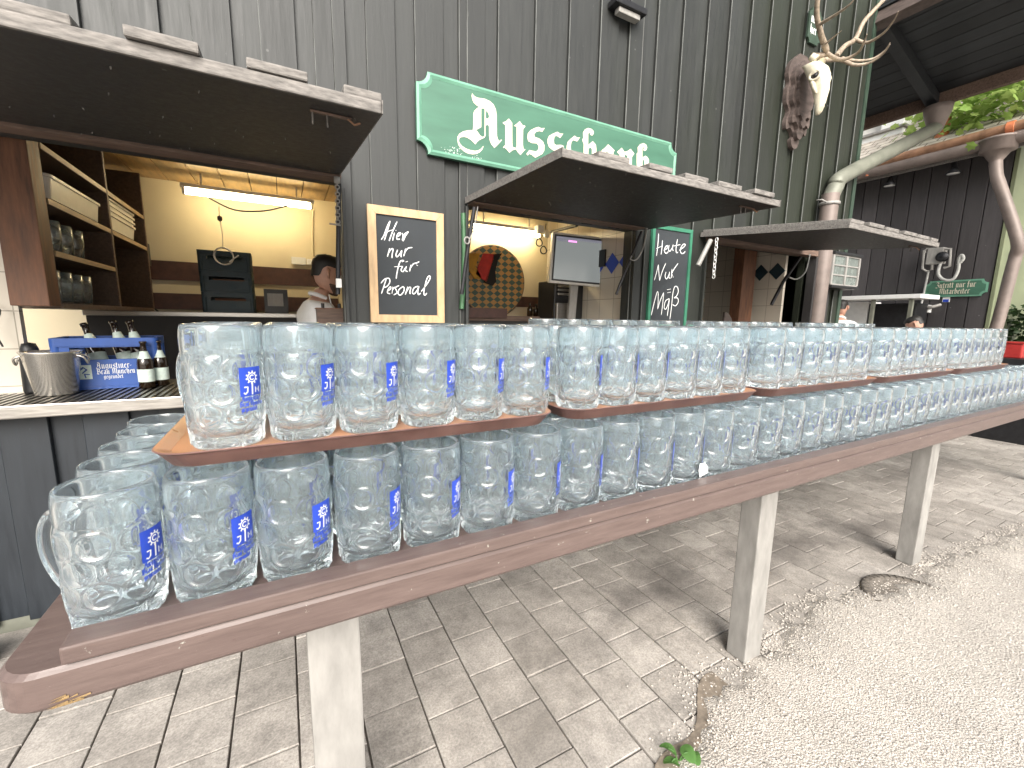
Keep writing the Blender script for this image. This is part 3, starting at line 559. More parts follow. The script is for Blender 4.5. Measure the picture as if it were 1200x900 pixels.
# ================================================================== SERVING BENCH
BT0 = -.4375
bn = empty('serving_bench', (2.4, 1.05, G), 'long red brown painted bench on grey steel posts carrying the beer mugs', 'bench')
def rrect(x0, x1, y0, y1, r, n=8, corners=(1, 1, 1, 1)):
    out = []
    for k, (cx, cy, a) in enumerate(((x1-r, y1-r, 0), (x0+r, y1-r, 90), (x0+r, y0+r, 180), (x1-r, y0+r, 270))):
        for i in range(n+1):
            t = math.radians(a+90*i/n); out.append((cx+r*math.cos(t), cy+r*math.sin(t)))
    return out
q = MB(); base = [rrect(-.338+i, 5.6-i, .674+i, 1.40-i, .045, 7) for i in (.004, .0, .0, .005)]
zs = (BT0-.054, BT0-.048, BT0-.006, BT0); n = len(base[0]); vs = [(p[0]-2.4, p[1]-1.05, z-G) for L, z in zip(base, zs) for p in L]
q.add(vs, [(r*n+i, r*n+(i+1) % n, (r+1)*n+(i+1) % n, (r+1)*n+i) for r in range(3) for i in range(n)]+[tuple(range(n))[::-1], tuple(3*n+i for i in range(n))], M['rail'])
q.build('tabletop', bn)
q = MB(); rx = atY(69, 768, .672).x; q.cbox((rx-2.4, .671-1.05, BT0+.0035-G), (5.58-2.4, .711-1.05, BT0+.0285-G), M['rail'], .0035); q.box((rx+.004-2.4, .677-1.05, BT0+.0003-G), (5.57-2.4, .709-1.05, BT0+.0034-G), M['darkroom']); q.build('edge_rail', bn)  # thin dark strip stands in for the shadow in the gap under the rail
q = MB()                                                          # splintered corner
for _ in range(20):
    x = RND.uniform(-.288, -.262)-2.4; z = BT0-.052+RND.random()**2*.012-G; l = RND.uniform(.006, .022)
    q.add([(x, .6735-1.05, z), (x+l, .6728-1.05, z+.004), (x+l, .6732-1.05, z+.001), (x+l*.5, .671-1.05, z+.002)], [(0, 1, 3), (1, 2, 3), (0, 3, 2)], M['rawwood'])
q.build('splintered_edge', bn)
for x in (.0045, 1.395, 2.765, 5.15):
    q = MB(); q.cbox((x-2.4, .80-1.05, .0), (x+.094-2.4, .872-1.05, BT0-.0545-G), M['galv'], .004); q.build('leg', bn)
q = MB(); q.cbox((-.2-2.4, .815-1.05, BT0-.075-G), (5.4-2.4, .86-1.05, BT0-.0548-G), M['darksteel'], .002); q.build('under_rail', bn)

# ------------------------------------------------------------------ mugs
def mug_r(z):
    pts = [(0, .0502), (.005, .0528), (.02, .0545), (.06, .0562), (.10, .0572), (.146, .0574), (.1505, .0566), (.154, .0558), (.158, .0564), (.170, .0568), (.186, .0562), (.195, .0548), (.1985, .0538), (.200, .0527)]
    for (a, b), (c, e) in zip(pts[:-1], pts[1:]):
        if a <= z <= c: t = (z-a)/(c-a); return b+(e-b)*t
    return pts[-1][1]
def dimple(th, z):
    o = 0; a = (th+PI) % (2*PI)-PI
    pan = min(max((abs(a)-.38)/.10, 0), 1) if .056 < z < .146 else 1
    for k, zc in enumerate((.0195, .0560, .0925, .128)):
        R = .0182
        dz = z-zc
        if abs(dz) > .022: continue
        n = 8; s = 2*PI/n; t = (th-(s/2 if k % 2 else 0)) % s; t = min(t, s-t); dd = math.hypot(t*.0565, dz)/R
        if dd < 1: o += -.0030*(1-dd*dd)
        o += .0016*math.exp(-((dd-1.03)/.11)**2)
    return o*pan
def make_mug():
    NS = 216; zz = [0, .002]+[.0035+.0016*i for i in range(90)]+[.1475, .149, .1505, .152, .154, .156, .158, .162, .168, .175, .182, .188, .193, .196, .1985, .1995]
    vs = []; fs = []
    for z in zz:
        for k in range(NS):
            th = 2*PI*k/NS; r = mug_r(z)+(dimple(th, z) if .003 < z < .148 else 0); vs.append((r*math.cos(th), r*math.sin(th), z))
    inner = [(.0517, .2004), (.0506, .1994), (.0510, .19), (.0517, .178), (.0519, .162), (.0508, .150), (.0504, .12), (.0496, .09), (.0486, .06), (.0470, .035), (.044, .024), (.035, .0185), (.02, .0165), (.006, .016)]
    for r, z in inner:
        for k in range(NS): th = 2*PI*k/NS; vs.append((r*math.cos(th), r*math.sin(th), z))
    nr = len(zz)+len(inner)
    for i in range(nr-1):
        for k in range(NS): fs.append((i*NS+k, i*NS+(k+1) % NS, (i+1)*NS+(k+1) % NS, (i+1)*NS+k))
    fs.append(tuple((nr-1)*NS+k for k in range(NS)))
    # slightly hollow foot
    b0 = len(vs)
    for r, z in ((.036, .0008), (.030, .0035)):
        for k in range(NS): th = 2*PI*k/NS; vs.append((r*math.cos(th), r*math.sin(th), z))
    for k in range(NS):
        fs.append((k, b0+k, b0+(k+1) % NS, (k+1) % NS)); fs.append((b0+k, b0+NS+k, b0+NS+(k+1) % NS, b0+(k+1) % NS))
    fs.append(tuple(b0+NS+k for k in range(NS))[::-1])
    q = MB(); q.add(vs, fs, M['glass'], True)
    mug = q.build('beer_mug', label='x', cat='beer mug')
    # handle: thick glass strap, wider than deep, opposite the print
    q = MB(); path = smooth_path([(-.0545, 0, .146), (-.067, 0, .154), (-.081, 0, .149), (-.092, 0, .130), (-.095, 0, .104), (-.090, 0, .078), (-.078, 0, .053), (-.064, 0, .038), (-.0515, 0, .030)], 4); vs = []; seg = 12
    for i, p in enumerate(path):
        T = (path[min(i+1, len(path)-1)]-path[max(i-1, 0)]).normalized(); nn = Vector((0, 1, 0)).cross(T); k = i/(len(path)-1); w = .0125-.003*math.sin(PI*k); dpt = .0068+.0022*abs(2*k-1)
        for j in range(seg): a = 2*PI*j/seg; vs.append(p+Vector((0, 1, 0))*(w*math.cos(a))+nn*(dpt*math.sin(a)))
    n = len(path); q.add(vs, [(i*seg+j, i*seg+(j+1) % seg, (i+1)*seg+(j+1) % seg, (i+1)*seg+j) for i in range(n-1) for j in range(seg)]+[tuple(range(seg))[::-1], tuple((n-1)*seg+j for j in range(seg))], M['glass'], True)
    q.build('handle', mug)
    # printed emblem and lettering, wrapped on the smooth panel
    def wrap(u, v, l): th = u/.057; r = mug_r(min(max(v, .001), .144))+.0005+l; return (r*math.cos(th), r*math.sin(th), v)
    q = MB(); hw = .0195; z0, z1 = .0845, .1315; N = 8
    vs = [wrap(-hw+2*hw*i/N, z0+(z1-z0)*j/6, 0) for j in range(7) for i in range(N+1)]
    q.add(vs, [(j*(N+1)+i, j*(N+1)+i+1, (j+1)*(N+1)+i+1, (j+1)*(N+1)+i) for j in range(6) for i in range(N)], M['decalblue'])
    def rib(pts, w, mat, l):
        L = []; Rr = []
        for i in range(len(pts)):
            a = pts[max(i-1, 0)]; b = pts[min(i+1, len(pts)-1)]; dx, dy = b[0]-a[0], b[1]-a[1]; m = math.hypot(dx, dy) or 1; sx, sy = -dy/m*w/2, dx/m*w/2
            L.append(wrap(pts[i][0]+sx, pts[i][1]+sy, l)); Rr.append(wrap(pts[i][0]-sx, pts[i][1]-sy, l))
        n = len(pts); q.add(L+Rr, [(i, i+1, n+i+1, n+i) for i in range(n-1)], mat)
    cx, cz = .001, .1145
    rib([(cx+.0074*math.cos(a), cz+.0074*math.sin(a)) for a in [2*PI*i/20 for i in range(21)]], .0017, M['white'], .0003)
    for i in range(10):
        a = 2*PI*i/10+.2; rib([(cx+.008*math.cos(a), cz+.008*math.sin(a)), (cx+.0112*math.cos(a), cz+.0112*math.sin(a))], .0022, M['white'], .00036)
    rib([(cx+.0038*math.cos(a), cz+.0038*math.sin(a)) for a in [.7+4.9*i/12 for i in range(13)]], .0018, M['white'], .0003)
    rib([(cx, cz-.0078), (cx-.0005, cz-.016), (cx-.001, z0+.002)], .0026, M['white'], .00033)
    rib([(-.013, .0995), (-.0075, .0995), (-.0082, .0915), (-.0115, .0885), (-.0142, .0905)], .0023, M['white'], .0003)
    rib([(.0065, .089), (.0065, .0985), (.010, .0925), (.0135, .0985), (.0135, .089)], .0021, M['white'], .0003)
    for k, (t, s) in enumerate((('Augustiner', .0066), ('Bräu München', .0058), ('gegründet', .0058))):
        w = text_width(t, s); pen_text(q, t, lambda u, v, l, k=k, w=w: wrap(-w/2+u if k < 2 else -hw+u, .0765-.0085*k+v, l), s, M['decalblue'], .33, .0001)
    q.build('printed_emblem', mug, fix=False)
    return mug
MUG = make_mug(); first = [True]
R42 = math.radians(-43)
def put(x, y, z, rz, label, group):
    global MUG
    if first[0]:
        first[0] = False; MUG.location = (x, y, z); MUG.rotation_euler = (0, 0, rz); MUG['label'] = label; MUG['group'] = group; return MUG
    return copy_tree(MUG, (x, y, z), rz, label, group)
S_, XL0, YL0 = .1185, -.2359, .7764
ROWN = ['front row', 'second row', 'third row', 'fourth row', 'rearmost row']
cnt = 0
for r in range(5):
    nmug = (41, 36, 30, 22, 18)[r]
    for i in range(nmug):
        rz = R42+RND.uniform(-.07, .07) if (r, i) != (0, 0) else math.radians(-26)
        jx, jy = (RND.uniform(-.002, .002), RND.uniform(-.0015, .0015))
        lab = f'dimpled glass beer mug on the bench top, {ROWN[r]}, {ORD[i]} from the near end'
        put(XL0+S_*i+jx-(.006*r if i == 0 else 0), YL0+.1090*r+jy, BT0+.0008, rz, lab, 'glass beer mugs standing on the bench top'); cnt += 1
# ------------------------------------------------------------------ trays
TZ = -.2362
def make_tray():
    q = MB(); L, Dp, r = .733, .372, .055
    loops = [(.020, 0, 'r'), (.004, .0235, 'r'), (0, .0268, 'r'), (.002, .0285, 'r'), (.0055, .0280, 't'), (.022, .0195, 't')]
    P = [([(p[0], p[1]) for p in rrect(i, L-i, i, Dp-i, r-i*.5, 7)], z) for i, z, _ in loops]; n = len(P[0][0]); vs = [(x, y, z) for pts, z in P for x, y in pts]
    q.add(vs, [(k*n+i, k*n+(i+1) % n, (k+1)*n+(i+1) % n, (k+1)*n+i) for k in range(3) for i in range(n)], M['trayrim'])
    q.add(vs, [(k*n+i, k*n+(i+1) % n, (k+1)*n+(i+1) % n, (k+1)*n+i) for k in (3, 4) for i in range(n)]+[tuple(5*n+i for i in range(n))], M['tray'])
    un = [(.024, 0), (.028, .0150)]; P = [(rrect(i, L-i, i, Dp-i, r-i*.5, 7), z) for i, z in un]; vs2 = [(x, y, 0) for x, y in rrect(.020, L-.020, .020, Dp-.020, r-.010, 7)]+[(x, y, z) for pts, z in P for x, y in pts]
    q.add(vs2, [(k*n+i, k*n+(i+1) % n, (k+1)*n+(i+1) % n, (k+1)*n+i) for k in range(2) for i in range(n)]+[tuple(2*n+i for i in range(n))], M['trayrim'])
    return q.build('serving_tray', label='x', cat='tray')
TR = make_tray(); XT0, YT0 = -.192, .775; TP = .7605
TNAME = ['nearest', 'second', 'third', 'fourth', 'farthest']
UROW = ['front row', 'second row', 'back row']
for k in range(5):
    lab = f'brown serving tray resting on mug rims, {TNAME[k]} of the five along the bench front'
    t = TR if k == 0 else TR.copy()
    if k: COL.objects.link(t)
    t.location = (XT0+TP*k, YT0+RND.uniform(-.004, .004)*(k > 0), TZ); t['label'] = lab; t['group'] = 'brown trays of mugs'
    for r in range(3):
        for i in range(6):
            rz = R42+RND.uniform(-.09, .09); x = XT0+TP*k+.0983+S_*.985*i*1.0 if k == 0 else XT0+TP*k+.078+.1155*i
            put(x+RND.uniform(-.0015, .0015), YT0+.0785+.1105*r+RND.uniform(-.002, .002), TZ+.0198, rz, f'dimpled glass beer mug on the {TNAME[k]} front tray, {UROW[r]}, {ORD[i]} from the near end', 'glass beer mugs standing on the trays'); cnt += 1
for k, x0 in enumerate((.715, 1.50, 2.33)):
    t = TR.copy(); COL.objects.link(t); t.location = (x0, 1.168, TZ+.012+.006); t['group'] = 'brown trays of mugs'
    t['label'] = f'brown serving tray at the bench back behind the others, {("nearest", "middle", "farthest")[k]} of three'
    for i in range(6):
        put(x0+.078+.1155*i+RND.uniform(-.003, .003), 1.168+.08, TZ+.018+.0198, R42+RND.uniform(-.3, .3), f'dimpled glass beer mug on the {("nearest", "middle", "farthest")[k]} rear tray, {ORD[i]} from the near end', 'glass beer mugs standing on the trays'); cnt += 1
print('mugs', cnt)
# scrap of white paper caught between two mugs
q = MB(); q.add([(0, 0, 0), (.022, -.002, .006), (.026, .002, .018), (.012, 0, .030), (.002, .004, .028), (-.006, -.001, .016), (.010, .003, .016)], [(0, 1, 6), (1, 2, 6), (2, 3, 6), (3, 4, 6), (4, 5, 6), (5, 0, 6)], M['white'])
q.v = [(1.25*a, b, 1.25*c) for a, b, c in q.v]; p = atY(820, 559, .716); q.build('paper_scrap', loc=p, label='torn white paper scrap caught at the foot of a front row mug', cat='paper')

# ================================================================== SIGNS AND BOARDS
YS = YW-BT-.003
sg = empty('wall_sign', (1.49, YS, .96), 'large green Gothic lettered sign reading Ausschank high on the dark wall', 'sign')
def notch(x0, x1, z0, z1, c, Y, n=6):
    o = []
    for cx, cz, a in ((x0, z0, 90), (x1, z0, 180), (x1, z1, 270), (x0, z1, 0)):
        arc = [(cx+c*math.cos(math.radians(a-90*i/n)), Y, cz+c*math.sin(math.radians(a-90*i/n))) for i in range(n+1)]; o += arc
    return o
o_ = sg.location
q = MB(); q.prism([Vector(p)-o_ for p in notch(.618, 2.362, .785, 1.150, .055, YS)], (0, -.022, 0), M['green']); q.build('sign_board', sg)
a = notch(.618, 2.362, .785, 1.150, .055, YS-.0225); b = notch(.642, 2.338, .809, 1.126, .055, YS-.0225); c_ = notch(.630, 2.350, .797, 1.138, .055, YS-.0285)
q = MB(); n = len(a); vs = [Vector(p)-o_ for p in a+c_+b]; q.add(vs, [(k*n+i, k*n+(i+1) % n, (k+1)*n+(i+1) % n, (k+1)*n+i) for k in (0, 1) for i in range(n)], M['greenrim']); q.build('moulded_rim', sg)
YL = YS-.0235
def S1(x, y): return atY(520+x/7.5, 95+y/7.5, YL)-o_
def S2(x, y): return atY(640+x/7.5, 140+y/7.5, YL)-o_
q = MB()
def letter(f, pts, holes=()): q.poly([f(*p) for p in pts], M['cream_letter'], [[f(*p) for p in h] for h in holes])
# A
letter(S1, [(250, 105), (244, 128), (250, 160), (262, 188), (290, 215), (312, 228), (295, 236), (268, 262), (260, 285), (259, 400), (256, 430), (215, 432), (170, 442), (138, 462), (120, 490), (119, 520), (127, 558), (148, 592), (180, 620), (215, 638), (255, 645), (290, 640), (320, 624), (340, 602), (350, 575), (345, 572), (330, 592), (305, 608), (275, 613), (235, 607), (195, 592), (162, 570), (143, 548), (134, 528), (136, 505), (150, 494), (178, 490), (208, 498), (238, 517), (262, 540), (278, 558), (290, 540), (310, 520), (335, 508), (358, 498), (368, 480), (366, 400), (372, 388), (390, 385), (398, 400), (398, 480), (404, 520), (418, 556), (446, 588), (475, 560), (512, 520), (505, 512), (492, 528), (476, 512), (468, 480), (466, 300), (458, 248), (438, 205), (405, 175), (360, 155), (300, 146), (272, 134), (258, 118)],
       [[(330, 240), (357, 242), (360, 250), (358, 480), (345, 492), (320, 478), (295, 440), (282, 432), (330, 405)], [(372, 258), (392, 282), (400, 315), (388, 330), (372, 330), (368, 300)]])
# u
letter(S1, [(518, 365), (548, 352), (572, 328), (602, 368), (603, 540), (606, 578), (634, 588), (640, 570), (640, 400), (616, 395), (645, 372), (668, 352), (694, 388), (712, 390), (718, 398), (698, 424), (696, 560), (702, 596), (720, 600), (698, 622), (674, 650), (650, 625), (636, 600), (605, 608), (578, 630), (552, 600), (536, 585), (524, 588), (522, 580), (540, 562), (541, 385), (522, 375)])
# s
letter(S1, [(888, 412), (866, 448), (842, 440), (812, 446), (795, 470), (800, 490), (840, 505), (872, 530), (886, 565), (884, 610), (868, 640), (835, 658), (804, 675), (775, 650), (752, 640), (738, 655), (726, 640), (752, 606), (778, 612), (812, 618), (832, 600), (834, 570), (818, 548), (775, 545), (742, 528), (734, 495), (738, 462), (762, 432), (800, 412), (832, 402), (858, 415)])
# second s shows only its upper bow
letter(S1, [(1052, 462), (1022, 502), (1005, 488), (985, 478), (972, 494), (968, 525), (972, 552), (990, 562), (1030, 560), (1055, 570), (1050, 640), (1005, 700), (975, 660), (985, 620), (955, 605), (925, 580), (912, 545), (912, 510), (925, 482), (960, 462), (1000, 445), (1025, 462)])
# c
letter(S2, [(298, 158), (272, 195), (252, 186), (236, 182), (222, 200), (216, 240), (222, 290), (244, 312), (275, 290), (282, 298), (240, 345), (205, 315), (180, 280), (180, 235), (190, 195), (215, 170), (250, 142), (272, 158)])
# h
letter(S2, [(318, 172), (326, 165), (324, 115), (340, 88), (368, 75), (398, 82), (418, 102), (419, 125), (405, 142), (388, 135), (384, 118), (375, 112), (370, 130), (370, 225), (395, 202), (410, 190), (438, 222), (442, 260), (440, 380), (425, 420), (395, 440), (410, 390), (402, 330), (402, 262), (392, 246), (372, 256), (370, 340), (382, 350), (350, 378), (328, 340), (330, 215), (318, 185)])
# a
letter(S2, [(470, 300), (490, 270), (520, 245), (545, 218), (575, 245), (602, 272), (592, 290), (590, 400), (608, 412), (575, 440), (548, 410), (520, 440), (490, 405), (480, 360), (500, 340), (545, 330), (545, 290), (532, 285), (510, 300), (490, 330)])
# n
letter(S2, [(622, 285), (650, 262), (664, 248), (690, 285), (720, 275), (742, 258), (770, 292), (776, 300), (755, 330), (752, 430), (766, 440), (735, 470), (712, 440), (714, 325), (700, 308), (690, 318), (690, 420), (700, 430), (668, 456), (645, 425), (646, 310), (632, 296)])
# k
letter(S2, [(795, 300), (806, 290), (804, 245), (825, 218), (855, 208), (880, 220), (888, 245), (882, 268), (865, 278), (852, 268), (860, 250), (850, 240), (846, 262), (846, 335), (872, 318), (890, 330), (904, 352), (902, 395), (880, 420), (830, 432), (798, 420), (795, 380), (796, 320)], [[(848, 352), (862, 360), (864, 395), (850, 408), (846, 390)]])
q.build('gothic_lettering', sg)
q = MB()                                                          # flaking paint near the lower edge
for _ in range(90):
    p = S1(RND.uniform(0, 150)+RND.gauss(0, 20), RND.uniform(580, 640)+RND.gauss(0, 8)) if RND.random() < .6 else S1(RND.gauss(280, 35), RND.gauss(682, 12))
    s = RND.uniform(.001, .0035); q.add([p+Vector((-s, -.0001*RND.random(), 0)), p+Vector((s*.3, 0, s)), p+Vector((s, 0, -s*.6))], [(0, 1, 2)], M['label'])
q.build('flaked_paint', sg)

def chalkboard(name, quad, fw, framemat, label, strokes, f, wid, top_only=False):
    (x0, x1, z0, z1), Y = quad, YW-BT-.004
    o = empty(name, ((x0+x1)/2, Y, z0), label, 'blackboard'); L = o.location
    q = MB(); q.box(Vector((x0+.006, Y-.012, z0+.006))-L, Vector((x1-.006, Y, z1-.006))-L, M['board']); q.build('slate', o)
    q = MB()
    def tz(pts): q.prism([Vector((x, Y, z))-L for x, z in pts], (0, -.020, 0), framemat)
    i0, i1, j0, j1 = x0+fw, x1-fw, z0+fw, z1-fw; e = .0006
    tz([(x0, z1), (x1, z1), (i1-e, j1), (i0+e, j1)]); tz([(x0, z0), (i0+e, j0), (i1-e, j0), (x1, z0)])
    tz([(x0, z0+e), (x0, z1-e), (i0, j1-e), (i0, j0+e)]); tz([(x1, z0+e), (i1, j0+e), (i1, j1-e), (x1, z1-e)]); q.build('frame', o)
    q = MB()
    for k, s in enumerate(strokes):
        pts = [f(*p, Y-.0125-.00012*(k+1))-L for p in s]
        q.ribbon(smooth_path(pts, 4) if len(pts) > 2 else pts, wid, (0, -1, 0), M['chalk'])
    q.build('chalk_writing', o); return o
B1 = [[(130, 275), (150, 245), (172, 185), (193, 143)], [(193, 143), (180, 190), (165, 240), (152, 280)], [(242, 148), (218, 200), (198, 250), (186, 285)], [(152, 226), (210, 206)], [(224, 226), (216, 255), (211, 282)], [(232, 212), (236, 208)],
      [(238, 256), (262, 242), (266, 228), (252, 230), (240, 250), (242, 272), (262, 270)], [(278, 228), (284, 250), (278, 280)], [(284, 250), (300, 232), (322, 218)], [(322, 218), (300, 250), (284, 286)],
      [(190, 335), (182, 365), (174, 395)], [(178, 375), (200, 342), (214, 342), (208, 375), (206, 405)], [(246, 346), (234, 380), (240, 396), (258, 380), (276, 350)], [(276, 350), (270, 385), (272, 398)], [(302, 338), (296, 365), (288, 392)], [(298, 362), (318, 336), (350, 330)],
      [(288, 420), (264, 428), (250, 470), (240, 515), (236, 550)], [(222, 466), (278, 462)], [(282, 462), (270, 488), (284, 500), (302, 470)], [(308, 462), (300, 490), (316, 500)], [(276, 432), (292, 424)], [(302, 432), (318, 428)], [(340, 452), (334, 478), (330, 498)], [(336, 474), (356, 446), (376, 440), (398, 430)], [(378, 452), (388, 458)],
      [(166, 552), (150, 600), (132, 655)], [(128, 582), (156, 552), (186, 548), (190, 576), (168, 606), (142, 610)], [(170, 640), (196, 622), (196, 606), (180, 622), (174, 648), (194, 656)], [(212, 606), (206, 655)], [(208, 632), (222, 612), (236, 612)], [(256, 598), (230, 612), (236, 630), (242, 648), (218, 664)],
      [(282, 606), (256, 626), (250, 656), (268, 664), (290, 636), (290, 610), (276, 606)], [(318, 606), (308, 636), (300, 662)], [(306, 645), (326, 612), (338, 614), (332, 640), (334, 658)], [(392, 602), (362, 614), (350, 646), (362, 656), (384, 630), (396, 602)], [(396, 602), (388, 635), (392, 662), (408, 650)], [(412, 640), (450, 590), (474, 548), (470, 530), (454, 545), (438, 600), (430, 645), (436, 666), (452, 650)]]
chalkboard('chalkboard', (.3765, .748, -.028, .517), .038, M['frame'], 'blackboard in pale pine frame reading Hier nur für Personal', B1, lambda x, y, Y: atY(425+x/6, 235+y/6, Y), .0052)
B2 = [[(156, 112), (150, 200), (138, 300)], [(188, 168), (184, 230), (176, 288)], [(138, 238), (190, 214)], [(198, 252), (224, 238), (230, 214), (214, 222), (204, 258), (220, 278), (238, 262)], [(244, 208), (238, 244), (250, 260), (270, 232), (278, 204)], [(278, 204), (272, 240), (280, 256)], [(314, 158), (302, 230), (304, 270), (318, 268)], [(284, 216), (338, 204)], [(328, 252), (366, 226), (380, 204), (360, 204), (338, 242), (344, 276), (366, 276), (378, 260)],
      [(120, 502), (138, 440), (154, 372)], [(154, 372), (158, 440), (164, 506)], [(164, 506), (186, 430), (216, 360)], [(218, 432), (210, 470), (222, 492), (240, 462), (248, 432)], [(248, 432), (242, 480), (256, 484)], [(268, 408), (264, 450), (262, 484)], [(262, 450), (284, 410), (318, 362)], [(262, 440), (280, 480)],
      [(94, 796), (116, 700), (142, 606), (152, 604)], [(152, 604), (152, 680), (148, 744)], [(148, 744), (170, 670), (198, 606)], [(198, 606), (190, 700), (178, 792)], [(244, 656), (214, 676), (202, 730), (216, 744), (236, 700), (246, 656)], [(246, 656), (238, 730), (228, 802)], [(250, 828), (264, 720), (274, 620), (290, 558), (314, 562), (320, 600), (304, 636), (284, 650)], [(284, 650), (314, 652), (320, 684), (298, 716), (272, 706)], [(226, 582), (258, 576)], [(228, 608), (258, 602)]]
chalkboard('chalkboard', (2.195, 2.578, -.06, .632), .024, M['greenframe'], 'tall blackboard in green frame reading Heute Nur Maß', B2, lambda x, y, Y: atY(750+x/7.14, 258+y/7.14, Y), .0056)

# hooded fixture and the small sign high on the wall
q = MB(); q.cbox((1.752, 2.10, 1.765), (1.985, YW-BT-.001, 1.80), M['darksteel'], .006); q.cbox((1.79, 2.118, 1.735), (1.95, 2.16, 1.7645), M['galv'], .005); q.build('wall_light', label='small dark hooded light fixture high on the plank wall', cat='wall light')
ss = empty('small_sign', (3.77, YS, 2.26), 'small dark green sign half hidden behind the antlers', 'sign')
q = MB(); q.prism([Vector(p)-ss.location for p in notch(3.69, 3.86, 2.15, 2.39, .03, YS)], (0, -.015, 0), M['darkgreen']); q.build('sign_board', ss)
q = MB()
for j, t in enumerate(('nur', 'hier')): pen_text(q, t, lambda u, v, l, j=j: Vector((3.715+u, YS-.0155-l, 2.29-.075*j+v))-ss.location, .045, M['white'], .2)
q.build('lettering', ss, fix=False)

# ------------------------------------------------------------------ deer skull trophy
YP = YW-BT-.002
dt = empty('antler_trophy', (3.66, YP, 1.70), 'bleached stag skull with branching antlers on a carved brown plaque', 'trophy'); L = dt.location
prof = [(-.02, -.345), (.03, -.33), (.055, -.28), (.03, -.25), (.08, -.20), (.13, -.22), (.145, -.16), (.12, -.09), (.165, -.03), (.17, .06), (.15, .10), (.175, .16), (.155, .24), (.09, .30), (.05, .33)]
prof = [(p.x, p.y) for p in smooth_path([(x, z, 0) for x, z in prof], 4)]; full = [(max(x, .004), z) for x, z in prof]+[(-max(x, .004), z) for x, z in prof[::-1]]
q = MB()
for s, y0, t in ((1, 0, .03), (.82, -.0305, .03), (.60, -.061, .02)): q.prism([(x*s-.01, y0, z*s) for x, z in full], (0, -t, 0), M['plaque'])
q.build('plaque', dt)
def skull():
    bm = bmesh.new(); q = MB()
    secs = [(.16, -.16, .052, .040), (.15, -.19, .070, .058), (.115, -.215, .080, .066), (.07, -.232, .082, .064), (.025, -.245, .066, .056), (-.03, -.255, .048, .048), (-.09, -.262, .037, .038), (-.15, -.265, .030, .028), (-.185, -.262, .024, .020), (-.205, -.255, .014, .012)]
    vs = []; seg = 18
    for z, y, rx, ry in secs:
        for k in range(seg):
            a = 2*PI*k/seg; ex = .75; cx = math.copysign(abs(math.cos(a))**ex, math.cos(a)); sy = math.copysign(abs(math.sin(a))**ex, math.sin(a)); vs.append((rx*cx, y+.03+ry*sy, z))
    n = len(secs); q.add(vs, [(i*seg+k, i*seg+(k+1) % seg, (i+1)*seg+(k+1) % seg, (i+1)*seg+k) for i in range(n-1) for k in range(seg)]+[tuple(range(seg))[::-1], tuple((n-1)*seg+k for k in range(seg))], M['bone'], True)
    for sx in (-1, 1):
        # brow ridge round the eye socket, jagged cheek bone and nasal ridge
        ring = [(sx*(.072+.004*math.cos(a)), -.215+.034*math.cos(a), .045+.030*math.sin(a)) for a in [2*PI*i/12 for i in range(13)]]; q.tube(ring, .009, M['bone'], 8)
        q.tube([(sx*.068, -.20, .01), (sx*.062, -.215, -.035), (sx*.045, -.225, -.07)], [.016, .014, .008], M['bone'], 8)
        q.tube([(sx*.020, -.262, .06), (sx*.017, -.268, -.05), (sx*.010, -.256, -.16)], [.012, .011, .006], M['bone'], 8)
        q.tube([(sx*.035, -.19, .17), (sx*.055, -.165, .20)], [.03, .024], M['bone'], 10)
    return q
SKO = Vector((-.10, 0, .02)); so_ = skull().build('skull', dt, SKO)
for sx in (-1, 1):
    q = MB(); q.lathe([(.001, .0), (.025, .001), (.001, .004)], M['black'], 14, (sx*.074, -.215, .045), Matrix.Rotation(sx*PI/2, 3, 'Y'))
    q.lathe([(.001, .0), (.010, .001), (.001, .003)], M['black'], 10, (sx*.018, -.280, -.165), Matrix.Rotation(PI/2, 3, 'X')); q.build('socket', so_, fix=False)
def ant(paths, name):
    q = MB()
    for pts, r0, r1 in paths:
        P = smooth_path(pts, 5); n = len(P); q.tube(P, [.82*(r0+(r1-r0)*(i/(n-1))**1.1) for i in range(n)], M['antler'], 9)
    q.build(name, dt)
def A_(px, py, Y): return atY(px, py, Y)-L
ant([([SKO+Vector((-.05, -.165, .20)), A_(968, 62, 1.96), A_(962, 40, 1.93), A_(957, 15, 1.90), A_(961, -15, 1.86), A_(970, -45, 1.84)], .026, .015),
     ([A_(968, 62, 1.96), A_(985, 70, 1.86), A_(1005, 62, 1.76), A_(1013, 48, 1.68), A_(1016, 40, 1.64)], .018, .003),
     ([A_(963, 55, 1.95), A_(974, 46, 1.88), A_(986, 36, 1.81)], .011, .002), ([A_(958, 30, 1.92), A_(978, 18, 1.80), A_(995, 6, 1.70), A_(1003, -4, 1.66)], .015, .003)], 'antler')
ant([([SKO+Vector((.05, -.165, .20)), A_(985, 70, 1.98), A_(1000, 76, 1.90), A_(1018, 74, 1.82), A_(1034, 64, 1.74), A_(1043, 52, 1.68)], .022, .003),
     ([A_(986, 68, 1.97), A_(1003, 71, 1.92), A_(1022, 69, 1.86), A_(1036, 60, 1.80), A_(1043, 50, 1.76)], .014, .003),
     ([A_(980, 66, 1.98), A_(990, 54, 2.02), A_(1002, 46, 2.04), A_(1012, 26, 2.02), A_(1026, 10, 1.99), A_(1042, -8, 1.96), A_(1050, -30, 1.95)], .024, .014),
     ([A_(1002, 46, 2.03), A_(1016, 50, 1.95), A_(1034, 40, 1.84), A_(1046, 26, 1.76), A_(1053, 13, 1.70)], .017, .003)], 'antler')
